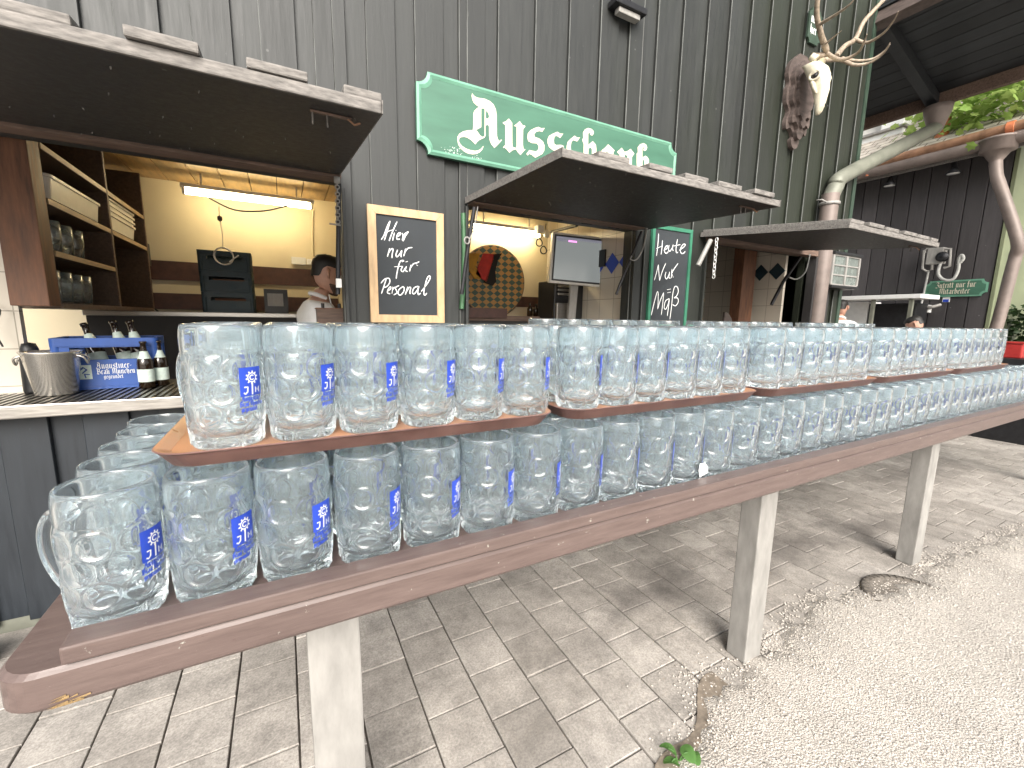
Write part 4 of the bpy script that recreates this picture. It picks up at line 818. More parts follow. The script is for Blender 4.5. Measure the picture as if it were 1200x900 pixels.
# ================================================================== INSIDE THE HATCHES
def bottle_mb(h, r, mat, label=True):
    q = MB(); q.lathe([(r*.8, 0), (r, .006*h/.26), (r, h*.52), (r*.92, h*.60), (r*.50, h*.72), (r*.40, h*.80), (r*.37, h*.95), (r*.46, h*.955), (r*.46, h), (r*.3, h)], mat, 20); return q
def bottle(loc, h, r, label, group=None, tilt=None, lab=True):
    o = bottle_mb(h, r, M['bottle']).build('beer_bottle', label=label, cat='bottle', group=group, loc=loc)
    if tilt: o.rotation_euler = tilt
    if lab:
        q = MB(); q.lathe([(r+.0006, h*.14), (r+.0008, h*.15), (r+.0008, h*.40), (r+.0006, h*.41)], M['label'], 20, cap=False); q.build('paper_label', o, fix=False)
        q = MB(); q.lathe([(r*.80, h*.615), (r*.56, h*.72), (r*.44, h*.79)], M['label'], 20, cap=False); q.v = [(x*1.06, y*1.06, z) for x, y, z in q.v]; q.build('neck_label', o, fix=False)
    return o
# fluorescent lamps
def tube_lamp(x0, x1, Y, z, label):
    o = empty('ceiling_lamp', ((x0+x1)/2, Y, z), label, 'lamp', 'fluorescent lamps in the serving rooms'); L = o.location
    q = MB(); q.cbox(Vector((x0-.02, Y-.025, z+.024))-L, Vector((x1+.02, Y+.025, z+.05))-L, M['whitepaint'], .004)
    for x in (x0+.1, x1-.1): q.tube([Vector((x, Y, z+.05))-L, Vector((x, Y, .959))-L], .006, M['whitepaint'], 6)
    for x in (x0-.01, x1-.006): q.box(Vector((x, Y-.02, z-.02))-L, Vector((x+.016, Y+.02, z+.03))-L, M['whitepaint'])
    q.build('fitting', o); q = MB(); q.tube([Vector((x0+.007, Y, z))-L, Vector((x1-.007, Y, z))-L], .019, M['lamp'], 14); q.build('lamp_tube', o)
a = atY(216, 224, 3.80); b = atY(365, 242, 3.80); tube_lamp(a.x, b.x, 3.80, (a.z+b.z)/2, 'lit fluorescent tube under the board ceiling of the room with the bottle crates')
a = atY(553, 266, 3.2); b = atY(632, 276, 3.2); tube_lamp(a.x, b.x, 3.2, (a.z+b.z)/2, 'lit fluorescent tube above the chequered round table top')
# shelf rack along the side wall
sh = empty('shelf_rack', (-.95, 3.15, -.0), 'dark brown wooden wall shelf with pale front edges inside the first hatch', 'shelf'); L = sh.location
for y0, y1 in ((3.17, 3.195), (3.88, 3.905)):
    q = MB(); q.box(Vector((-1.16, y0, .03))-L, Vector((-.803, y1, .93))-L, M['shelfwood']); q.box(Vector((-.8025, y0, .03))-L, Vector((-.798, y1, .93))-L, M['beam']); q.build('upright', sh)
for z, y0, y1 in ((.655, 2.457, 3.168), (.655, 3.197, 3.878), (.448, 2.457, 3.168), (.448, 3.197, 3.878), (.245, 2.457, 3.168), (.035, 2.457, 3.878)):
    q = MB(); q.box(Vector((-1.16, y0, z-.022))-L, Vector((-.8035, y1, z))-L, M['shelfwood']); q.box(Vector((-.803, y0, z-.022))-L, Vector((-.7985, y1, z))-L, M['shelfedge' if z > .1 else 'beam']); q.build('shelf', sh)
q = MB(); q.box(Vector((-1.18, 2.432, .03))-L, Vector((-1.162, 3.905, .95))-L, M['redpost']); q.build('back_panel', sh)
q = MB(); q.box(Vector((-.86, 3.906, .33))-L, Vector((-.80, 3.96, .48))-L, M['black']); q.tube([Vector((-.82, 3.93, .33))-L, Vector((-.81, 3.95, .22))-L, Vector((-.82, 3.93, .05))-L, Vector((-.76, 3.95, -.02))-L], .006, M['black'], 6); q.build('wall_phone', sh)
def tub(loc, l, w, h, label, n=1):
    q = MB()
    for k in range(n):
        z = k*.028; b = [rrect(-w/2+i, w/2-i, -l/2+i, l/2-i, .03, 5) for i in (.035, .006, -.006, -.006, 0, .008)]; zs = (z, z+h-.012, z+h-.012, z+h, z+h, z+.02); m = len(b[0])
        vs = [(p[0], p[1], zz) for L_, zz in zip(b, zs) for p in L_]; q.add(vs, [(r*m+i, r*m+(i+1) % m, (r+1)*m+(i+1) % m, (r+1)*m+i) for r in range(5) for i in range(m)]+[tuple(range(m))[::-1], tuple(5*m+i for i in range(m))], M['whiteplastic'])
        for i in range(12):
            y = -l/2+.06+(l-.12)*i/11; q.box((w/2-.017, y-.006, z+.02), (w/2-.008, y+.006, z+h-.02), M['whiteplastic'])
    return q.build('plastic_tub', loc=loc, label=label, cat='tub', group='white plastic tubs on the shelf')
tub((-.955, 2.84, .4485), .58, .27, .115, 'long white plastic tub on the upper shelf next to the red brown post')
tub((-.955, 3.50, .4485), .50, .27, .10, 'stack of nested white plastic tubs on the upper shelf beyond the divider', 4)
def tumbler(name, loc, h, r, label, group):
    q = MB(); q.lathe([(r*.8, 0), (r*.86, .004), (r, h*.6), (r*.98, h), (r*.90, h), (r*.92, h*.6), (r*.75, .012), (.001, .011)], M['glass'], 20); q.add([(r*.8*math.cos(2*PI*k/20), r*.8*math.sin(2*PI*k/20), 0) for k in range(20)], [tuple(range(20))[::-1]], M['glass'])
    return q.build(name, loc=loc, label=label, cat='glass', group=group)
t0 = None
for j, (z, ys) in enumerate(((.2455, (2.60, 2.72, 2.84)), (.0355, (2.53, 2.65, 2.77, 2.87)))):
    for i, y in enumerate(ys):
        lab = f'empty drinking glass on the {("middle", "bottom")[j]} shelf of the wall rack, {ORD[i]} from the post'
        if t0 is None: t0 = tumbler('drinking_glass', (-.86, y, z), .135, .040, lab, 'glasses on the wall rack')
        else:
            c = t0.copy(); COL.objects.link(c); c.location = (-.86, y, z); c['label'] = lab
# bucket, crate and bottles on the counter
CZ = -.327
q = MB(); q.lathe([(.058, 0), (.062, .004), (.084, .160), (.090, .166), (.090, .172), (.084, .172), (.080, .160), (.057, .008), (.001, .007)], M['bucketsteel'], 36); bk = q.build('ice_bucket', loc=(-.815, 2.34, CZ+.001), label='shiny steel bucket on the drip grating beside the blue crate', cat='bucket')
for s in (-1, 1): q = MB(); q.tube(smooth_path([(s*.080, -.022, .155), (s*.100, -.02, .145), (s*.104, 0, .12), (s*.100, .02, .145), (s*.080, .022, .155)], 4), .004, M['bucketsteel'], 8); q.build('handle', bk)
def crate(name, loc, sx, sy, sz, mat, rz, label, cat, group=None):
    o = empty(name, loc, label, cat, group, rz); q = MB(); t = .012; x, y = sx/2, sy/2
    q.box((-x, -y, 0), (x, y, .012), mat)
    for (a0, b0, a1, b1) in ((-x, -y, x, -y+t), (-x, y-t, x, y), (-x, -y+t+.0005, -x+t, y-t-.0005), (x-t, -y+t+.0005, x, y-t-.0005)):
        L0 = max(a1-a0, b1-b0); m0, m1 = .16*L0, .16*L0; hz0, hz1 = sz*.58, sz*.82
        q.box((a0, b0, .0125), (a1, b1, hz0), mat); q.box((a0, b0, hz1), (a1, b1, sz-.002), mat)
        if a1-a0 > b1-b0: q.box((a0, b0, hz0+.0003), (a0+m0, b1, hz1-.0003), mat); q.box((a1-m1, b0, hz0+.0003), (a1, b1, hz1-.0003), mat)
        else: q.box((a0, b0, hz0+.0003), (a1, b0+m0, hz1-.0003), mat); q.box((a0, b1-m1, hz0+.0003), (a1, b1, hz1-.0003), mat)
    for sxx in (-1, 1):
        for syy in (-1, 1): q.tube([(sxx*(x-.012), syy*(y-.012), .001), (sxx*(x-.012), syy*(y-.012), sz-.001)], .017, mat, 12)
    r = rrect(-x-.006, x+.006, -y-.006, y+.006, .02, 5); r2 = rrect(-x+t, x-t, -y+t, y-t, .012, 5); m = len(r)
    vs = [(a, b, sz-.034) for a, b in r]+[(a, b, sz) for a, b in r]+[(a, b, sz) for a, b in r2]+[(a, b, sz-.034) for a, b in r2]
    q.add(vs, [(k*m+i, k*m+(i+1) % m, ((k+1) % 4)*m+(i+1) % m, ((k+1) % 4)*m+i) for k in range(4) for i in range(m)], mat); q.build('crate_body', o)
    return o
cx, cy = -.685, 2.545; bc = crate('bottle_crate', (cx, cy, CZ+.001), .335, .24, .218, M['blue'], .10, 'bright blue bottle crate with white lettering standing on the drip grating', 'crate')
q = MB()
for t, x0, z0, s, w in (('Augustiner-', -.040, .088, .0195, .17), ('Bräu München', -.040, .064, .0170, .19), ('gegründet', -.020, .044, .013, .17)): pen_text(q, t, lambda u, v, l, x0=x0, z0=z0: (x0+u, -.1205-.0004-l, z0+v), s, M['white'], w)
q.add([(-.115, -.121, .045), (-.055, -.121, .045), (-.055, -.121, .105), (-.115, -.121, .105)], [(0, 1, 2, 3)], M['label'])
for pts in ([(-.1, .05), (-.095, .08), (-.08, .095), (-.07, .085), (-.085, .07)], [(-.075, .05), (-.078, .066), (-.062, .064)]): q.ribbon([(a, -.1214, b) for a, b in pts], .007, (0, -1, 0), M['blue'])
q.build('crate_lettering', bc, fix=False)
for i, (dx, dy, ti) in enumerate(((-.045, .03, (-.28, -.30, 0)), (.045, .05, (-.1, -.22, 0)), (.10, .03, (-.1, -.18, 0)))):
    bottle((cx+dx, cy+dy, CZ+.045), .25, .032, ('brown bottle tilted in the blue crate nearest the bucket', 'brown bottle standing in the middle of the blue crate', 'brown bottle in the blue crate nearest the loose bottles')[i], 'bottles in the blue crate', ti)
bottle((-.545, 2.40, CZ), .205, .029, 'brown bottle with pale label on the grating touching the crate', 'loose bottles on the counter'); bottle((-.505, 2.455, CZ), .205, .029, 'brown bottle with pale label on the grating, set back near the mug tray', 'loose bottles on the counter')
q = MB(); q.lathe([(.03, 0), (.034, .01), (.032, .13), (.026, .18), (.02, .20), (.001, .205)], M['black'], 16); q.tube(smooth_path([(-.06, -.03, .19), (-.075, -.03, .26), (-.055, -.02, .33), (-.09, -.02, .36)], 4), .003, M['black'], 6)
q.build('pump_dispenser', loc=(-.905, 2.42, CZ-.001), label='black pump dispenser with wire hook beside the tiled pier', cat='dispenser')
# back of the first room
q = MB(); q.box((-1.06, 3.55, G), (.43, 3.95, -.02), M['darkroom']); q.cbox((-1.07, 3.53, -.0195), (.44, 3.96, .012), M['steel'], .004); q.build('back_counter', label='dark back counter under the cream wall of the first room', cat='counter')
cb = None
for k in range(3):
    lab = ('dark blue plastic crate at the bottom of the stack by the cream wall', 'dark blue plastic crate in the middle of the stack by the cream wall', 'dark blue plastic crate topmost on the stack by the cream wall')[k]
    c = crate('stacked_crate', (-.315+.01*(k-1)-.012*k, 3.72, .0125+.138*k), .30, .26, .137, M['navy'], .02, lab, 'crate', 'dark crates stacked on the back counter')
q = MB()
for i in range(5): q.lathe([(.054+.003*math.sin(i), -.004), (.058, 0), (.054, .004), (.051, 0), (.054, -.004)], M['whiteplastic'], 28, (0, .006*i, 0), Matrix.Rotation(PI/2, 3, 'X') @ Matrix.Rotation(.1*i, 3, 'Y'), cap=False)
q.tube(smooth_path([(0, 0, .054), (.002, 0, .16), (-.004, 0, .25), (-.004, .01, .31)], 4), .0025, M['whiteplastic'], 6); q.tube([(.03, 0, -.035), (.085, -.01, .01)], .004, M['whiteplastic'], 6); q.lathe([(.001, -.02), (.014, -.01), (.014, .012), (.001, .02)], M['plaque'], 10, (-.003, 0, .235))
c = atY(262, 300, 3.45); q.build('hose_coil', loc=c, label='coil of clear tubing hanging on a cord in front of dark crates', cat='hose')
q = MB(); q.box((-.075, 0, 0), (.075, .02, .17), M['black']); q.box((-.055, -.002, .05), (.045, -.0005, .14), M['galv']); c = atY(325, 372, 3.5); q.build('order_printer', loc=(c.x, 3.56, .0125), label='black order screen standing on the back counter near the man', cat='screen')
q = MB(); q.cbox((-.055, -.022, -.03), (.055, 0, .03), M['whitepaint'], .004); q.cbox((.06, -.03, -.025), (.10, 0, .02), M['whitepaint'], .004); c = atY(350, 306, 4.09); q.build('wall_socket', loc=c, label='white double wall socket on the cream wall above the brown band', cat='socket')
q = MB(); q.tube(smooth_path([atY(367, 246, 4.09), atY(366, 270, 4.092), atY(367, 300, 4.09)], 4), .008, M['cream'], 6); q.build('socket_cable', label='cream cable running down the wall to the white socket', cat='cable')
q = MB(); q.tube(smooth_path([atY(245, 232, 3.79), atY(275, 246, 3.79), atY(310, 247, 3.79), atY(340, 240, 3.79)], 5), .006, M['darksteel'], 6); q.build('lamp_cable', label='thin cable hanging below the fluorescent tube on cream wall', cat='cable')
q = MB(); a = atY(371, 362, 2.45); q.box((a.x, 2.42, CZ), (a.x+.13, 2.60, a.z), M['beam']); q.box((a.x-.004, 2.416, a.z+.0005), (a.x+.134, 2.604, a.z+.006), M['redpost'])
for x in (.03, .11): q.tube([(a.x+x, 2.45, a.z+.006), (a.x+x, 2.45, a.z+.03)], .008, M['black'], 8)
q.build('cash_box', label='brown wooden box with two black knobs in front of the man', cat='box')
# stays and chains of the flaps
def stay(name, paths, label, mats, group='folding stays of the hatch flaps'):
    q = MB()
    for (pts, r), mt in zip(paths, mats): q.tube(pts, r, mt, 8)
    return q.build(name, label=label, cat='stay', group=group)
def chain(q, a, b, n, mat, r=.004):
    a = Vector(a); b = Vector(b); dv = (b-a)/n
    for i in range(n):
        c = a+dv*(i+.5); t = dv.normalized(); sd = Vector((1, 0, 0)) if i % 2 else Vector((0, 1, 0)); l = dv.length*.62
        q.tube([c+t*l*math.cos(w)+sd*r*1.5*math.sin(w) for w in [2*PI*k/8 for k in range(9)]], r*.42, mat, 5)
q = MB(); chain(q, atY(395, 213, 2.08), atY(396, 262, 2.09), 12, M['galv'], .006); q.tube([atY(397, 215, 2.10), atY(396, 345, 2.11)], .010, M['darksteel'], 8); q.tube([atY(386, 262, 2.08), atY(399, 264, 2.08)], .004, M['galv'], 6); q.lathe([(.001, -.016), (.013, -.012), (.013, .012), (.001, .016)], M['galv'], 10, atY(395, 211, 2.08)); q.cbox(atY(397, 332, 2.08)-Vector((.012, .01, .02)), atY(397, 332, 2.08)+Vector((.012, .01, .02)), M['whitepaint'], .003)
q.build('flap_stay', label='dark rod with hanging chain at the jamb beside the white shirted man', cat='stay', group='folding stays of the hatch flaps')
q = MB(); q.tube([atY(556, 243, 2.06), atY(549, 285, 2.08), atY(541, 345, 2.10)], .011, M['darksteel'], 8); q.tube([atY(560, 242, 2.05), atY(556, 268, 2.05), atY(549, 283, 2.06)], .003, M['galv'], 6); c = atY(547, 282, 2.055); q.tube([c+Vector((.014*math.cos(w), -.004, .016*math.sin(w))) for w in [2*PI*k/14 for k in range(15)]], .004, M['galv'], 8)
q.build('flap_stay', label='dark diagonal rod with ring at the near side of the hatch with the monitor', cat='stay', group='folding stays of the hatch flaps')
q = MB(); q.tube([atY(752, 271, 2.06), atY(740, 300, 2.09), atY(722, 345, 2.11)], .009, M['darksteel'], 8); q.tube(smooth_path([atY(758, 267, 2.05), atY(754, 290, 2.05), atY(746, 304, 2.06), atY(739, 304, 2.07), atY(740, 300, 2.08)], 4), .0045, M['galv'], 6)
q.build('flap_stay', label='rod and loose wire loop beside the green framed blackboard', cat='stay', group='folding stays of the hatch flaps')
q = MB(); q.tube([atY(833, 281, 2.02), atY(818, 311, 2.05)], .016, M['galv'], 8); chain(q, atY(840, 279, 2.0), atY(836, 326, 2.04), 11, M['whitepaint'], .007); q.build('flap_stay', label='light metal strut with white chain in front of the shelf of glasses', cat='stay', group='folding stays of the hatch flaps')
q = MB(); q.tube([atY(938, 301, 2.05), atY(918, 330, 2.09), atY(904, 357, 2.11)], .013, M['darksteel'], 8); q.tube(smooth_path([atY(949, 298, 2.04), atY(944, 318, 2.04), atY(934, 327, 2.05), atY(925, 325, 2.06)], 4), .006, M['grehose'], 6); q.build('flap_stay', label='dark rod with grey cord left of the brownish drainpipe', cat='stay', group='folding stays of the hatch flaps')
q = MB(); q.tube(smooth_path([atY(543, 250, 2.17), atY(544, 290, 2.17), atY(543, 330, 2.17), atY(541, 362, 2.17)], 4), .013, M['hose'], 10); q.build('garden_hose', label='green hose running down the jamb of the middle hatch', cat='hose')
# second room
tt = empty('round_table_top', (1.44, 3.24, .28), 'round table top with orange and green diamond print leaning on the cream wall', 'table top'); c0 = atY(578, 330, 3.22)
tt.location = (c0.x, 3.22, c0.z); rr = (atY(613, 330, 3.22)-c0).length
q = MB(); q.add([(rr*math.cos(2*PI*k/48), -.012, rr*math.sin(2*PI*k/48)) for k in range(48)], [tuple(range(48))], M['check']); q.build('printed_face', tt)
q = MB(); q.tube([(rr*math.cos(2*PI*k/48), 0, rr*math.sin(2*PI*k/48)) for k in range(49)], .012, M['beam'], 8, False); q.build('rim', tt)
fl_ = empty('draped_flag', (c0.x, 3.16, c0.z), 'gold red and black cloth flag draped over the round table top', 'flag'); Lq = fl_.location
for nm, mt, pts in (('gold_stripe', 'flaggold', [(543, 297), (562, 297), (557, 312), (564, 326), (556, 327), (547, 314)]), ('red_stripe', 'flagred', [(566, 297), (580, 298), (575, 312), (570, 330), (563, 326), (557, 321), (561, 310)]), ('black_stripe', 'flagblack', [(578, 298), (588, 297), (583, 305), (580, 318), (581, 330), (577, 335), (567, 331), (574, 315)])):
    q = MB(); q.prism([atY(x, y, 3.185)-Lq for x, y in pts], (0, -.008, 0), M[mt]); q.build(nm, fl_)
q = MB()
for (px, py) in ((632, 284), (637, 293)):
    c = atY(px, py, 3.0); w0 = .028; q.tube([c+Vector((w0*math.cos(w), .004*math.sin(2*w), w0*math.sin(w)*1.05)) for w in [2*PI*k/16 for k in range(17)]], .005, M['black'], 6)
q.tube(smooth_path([atY(634, 279, 3.0), atY(638, 272, 3.0), atY(640, 262, 3.0)], 4), .003, M['black'], 6); q.build('tape_rings', label='two black rings hanging below the lamp end', cat='rings')
q = MB(); q.cbox((-.03, -.03, -.03), (.03, .03, .03), M['whitepaint'], .01); q.lathe([(.018, -.05), (.022, -.04), (.022, .0), (.012, .01)], M['whitepaint'], 12, (.07, 0, -.005)); q.build('security_camera', loc=atY(632, 269, 3.05), label='small white junction box with spotlight at the lamp end', cat='junction box')
q = MB(); q.tube([atY(646, 272, 3.0), atY(676, 264, 2.6)], .012, M['black'], 8); q.build('ceiling_rail', label='black rail under the ceiling above the monitor', cat='rail')
q = MB(); q.box((.52, 2.98, G), (2.09, 3.29, -.02), M['darkroom']); q.cbox((.51, 2.96, -.0195), (2.095, 3.295, .02), M['beam'], .004); q.cbox((1.18, 2.93, .0), (1.52, 2.958, .075), M['brownband'], .004); q.build('side_counter', label='brown counter below the round table top', cat='counter')
for k, (px, py, h) in enumerate(((621, 362, .11), (628, 362, .10), (634, 361, .13), (641, 359, .16), (646, 359, .16))):
    c = atY(px, py, 3.1); o = bottle_mb(h, .024, M['bottle']).build('sauce_bottle', loc=(c.x, 3.1, .0205), label=f'small dark bottle on the side counter beside the round table top, {ORD[k]} from it', cat='bottle', group='small bottles on the side counter')
# monitor on its stand
c0 = atY(678, 305, 2.62); mo = empty('order_monitor', c0, 'grey screened order monitor with silver frame on a metal stand', 'monitor', rz=math.radians(-14)); mo.rotation_euler = (math.radians(0), math.radians(3), math.radians(-16))
q = MB(); q.cbox((-.215, -.012, -.178), (.215, .035, .178), M['whiteplastic'], .008); q.box((-.199, -.0135, -.162), (.199, -.0122, .162), M['black']); q.build('bezel', mo)
q = MB(); q.box((-.187, -.0150, -.150), (.187, -.0138, .150), M['screen']); sc_ = q.build('screen', mo)
q = MB(); q.box((-.187, -.0164, .133), (.187, -.0152, .150), M['screenbar']); q.box((-.180, -.0164, .118), (-.10, -.0152, .131), M['screenbar']); q.box((-.095, -.0164, .118), (-.03, -.0152, .131), M['screenpink']); q.box((.166, -.0166, .136), (.184, -.0165, .148), M['screenred']); q.build('menu_bar', sc_)
q = MB(); q.cbox((-.03, .036, -.62), (.03, .075, -.10), M['galv'], .006); q.cbox((-.075, .0755, -.1), (.08, .11, .08), M['black'], .006); q.build('stand', mo)
ca = empty('coffee_machine', (1.84, 2.78, -.33), 'black and chrome serving machine behind the monitor', 'machine'); L = ca.location; a = atY(651, 328, 2.75); b = atY(694, 332, 2.75)
q = MB(); q.cbox(Vector((a.x, 2.76, -.33))-L, Vector((b.x, 3.0, a.z))-L, M['black'], .01); q.build('housing', ca)
q = MB()
for k in range(4): q.cbox(Vector((a.x+.02, 2.735, a.z-.022-.03*k))-L, Vector((a.x+.17, 2.758, a.z-.004-.03*k))-L, M['steel'], .003)
q.cbox(Vector((a.x+.01, 2.735, -.05))-L, Vector((a.x+.18, 2.758, a.z-.17))-L, M['steel'], .004); q.build('chrome_grille', ca)
q = MB(); c = atY(720, 310, 2.5); q.box((2.085, 2.5, c.z-.02), (2.0985, 2.58, c.z+.1), M['black']); q.build('wall_switch_box', label='black box on the tiles behind the monitor edge', cat='box')
# third hatch: shelves with glasses
s3 = empty('glass_shelf', (3.2, 2.9, .2), 'dark shelf of upturned glasses with pale front edges in the third hatch', 'shelf'); L = s3.location
for z in (.49, .215, .035):
    q = MB(); q.box(Vector((2.76, 2.82, z-.022))-L, Vector((3.6, 3.2, z))-L, M['shelfwood']); q.box(Vector((2.76, 2.8155, z-.024))-L, Vector((3.6, 2.8195, z))-L, M['shelfedge']); q.build('shelf', s3)
q = MB(); q.box(Vector((2.76, 3.201, -.3))-L, Vector((3.6, 3.22, .93))-L, M['darkroom']); q.build('back_panel', s3)
for j, (z, n, h) in enumerate(((.4905, 8, .17), (.2155, 8, .11))):
    for i in range(n):
        c = t0.copy(); COL.objects.link(c); c.location = (2.98+.075*i, 2.87+(i % 2)*.06, z); c.scale = (.85, .85, h/.135*1.0); c['label'] = f'empty glass on the {("upper", "middle")[j]} shelf of the third hatch, {ORD[i]} from the strut'; c['group'] = 'glasses in the third hatch'
q = MB(); q.prism([(-.05, 0, 0), (.06, 0, 0), (.05, 0, .05), (.0, 0, .10), (-.05, 0, .11)], (0, .02, 0), M['plaque']); q.build('cutting_board', loc=atY(853, 378, 2.45)-Vector((0, 0, .02)), label='brown wooden board standing on the sill of the third hatch', cat='board')
# ================================================================== PEOPLE
def skin_mesh(verts, edges, sub=2):
    me = bpy.data.meshes.new('tmp'); me.from_pydata([v[0] for v in verts], edges, []); ob = bpy.data.objects.new('tmp', me); COL.objects.link(ob)
    m = ob.modifiers.new('s', 'SKIN'); m.use_smooth_shade = True
    for i, v in enumerate(verts):
        d = me.skin_vertices[0].data[i]; r = v[1]; d.radius = r if isinstance(r, tuple) else (r, r); d.use_root = (i == 0)
    s = ob.modifiers.new('u', 'SUBSURF'); s.levels = sub; s.render_levels = sub
    dg = bpy.context.evaluated_depsgraph_get(); ev = ob.evaluated_get(dg).to_mesh(); vs = [v.co.copy() for v in ev.vertices]; fs = [tuple(p.vertices) for p in ev.polygons]
    ob.evaluated_get(dg).to_mesh_clear(); bpy.data.objects.remove(ob); bpy.data.meshes.remove(me); return vs, fs
def head_mb(q, c, yaw, pitch, s=1.0):
    """head with face: lofted skull, brow, nose, lips, chin, ears; returns the transform"""
    X = Matrix.Translation(c) @ Matrix.Rotation(yaw, 4, 'Z') @ Matrix.Rotation(pitch, 4, 'X') @ Matrix.Scale(s, 4)      # face looks along local -y
    secs = [(-.115, .022, .020, -.055), (-.105, .040, .034, -.045), (-.085, .054, .058, -.022), (-.055, .064, .075, -.008), (-.02, .070, .086, -.002), (.02, .074, .094, .004), (.06, .074, .096, .006), (.09, .066, .084, .008), (.112, .045, .058, .010), (.122, .018, .024, .010)]
    vs = []; seg = 24
    for z, rx, ry, y in secs:
        for k in range(seg):
            a = 2*PI*k/seg; dx, dy = math.cos(a), math.sin(a); yy = y+ry*dy
            if dy < -.6 and abs(z-.012) < .03: yy += .006*(1 if abs(abs(dx)-.42) < .25 else -.1)
            vs.append((rx*dx, yy, z))
    n = len(secs); q.add([X @ Vector(v) for v in vs], [(i*seg+k, i*seg+(k+1) % seg, (i+1)*seg+(k+1) % seg, (i+1)*seg+k) for i in range(n-1) for k in range(seg)]+[tuple(range(seg))[::-1], tuple((n-1)*seg+k for k in range(seg))], M['skin'], True)
    T = lambda pts: [X @ Vector(p) for p in pts]
    q.tube(T([(0, -.082, .018), (0, -.097, -.006), (0, -.108, -.026), (0, -.092, -.036)]), [.007*s, .010*s, .014*s, .008*s], M['skin'], 8)
    for sx in (-1, 1):
        q.tube(T([(sx*.012, -.084, .026), (sx*.034, -.080, .030), (sx*.052, -.066, .022)]), [.007*s, .008*s, .004*s], M['skin'], 8)
        q.tube(T([(sx*.071, .008, .022), (sx*.083, .020, .030), (sx*.085, .022, .008), (sx*.078, .010, -.020), (sx*.071, .004, -.024)]), [.007*s, .012*s, .012*s, .009*s, .005*s], M['skin'], 8)
    q.tube(T([(-.024, -.078, -.056), (0, -.088, -.053), (.024, -.078, -.056)]), [.004*s, .006*s, .004*s], M['skin'], 8); q.tube(T([(-.022, -.076, -.065), (0, -.085, -.066), (.022, -.076, -.065)]), [.004*s, .007*s, .004*s], M['skin'], 8)
    return X
def eyes_hair(o, X, s, longer=False):
    for sx in (-1, 1):
        q = MB(); c = X @ Vector((sx*.031, -.076, .012)); q.lathe([(.001, -.011*s), (.008*s, -.008*s), (.011*s, 0), (.008*s, .008*s), (.001, .011*s)], M['sclera'], 12, c); q.lathe([(.001, -.004*s), (.005*s, 0), (.001, .004*s)], M['black'], 8, X @ Vector((sx*.031, -.0855, .012))); q.build('eye', o)
    q = MB(); secs = [(.012, .071, .092, .008, .45), (.035, .0745, .097, .006, .25), (.058, .079, .1035, .004, -.55), (.085, .076, .1, .003, -1.1), (.112, .058, .078, .004, -1.1), (.129, .026, .036, .006, -1.1)]
    vs = []; seg = 28
    for z, rx, ry, y, cut in secs:
        for k in range(seg):
            a = 2*PI*k/seg; dx, dy = math.cos(a), math.sin(a); f = 1.0 if dy > cut else .86
            vs.append(X @ Vector((rx*dx*f, y+ry*dy*f, z-(.035 if dy > .45 and z < .02 else 0)+RND.uniform(-.002, .002))))
    n = len(secs); q.add(vs, [(i*seg+k, i*seg+(k+1) % seg, (i+1)*seg+(k+1) % seg, (i+1)*seg+k) for i in range(n-1) for k in range(seg)]+[tuple((n-1)*seg+k for k in range(seg))], M['hair'], True); q.build('hair', o)
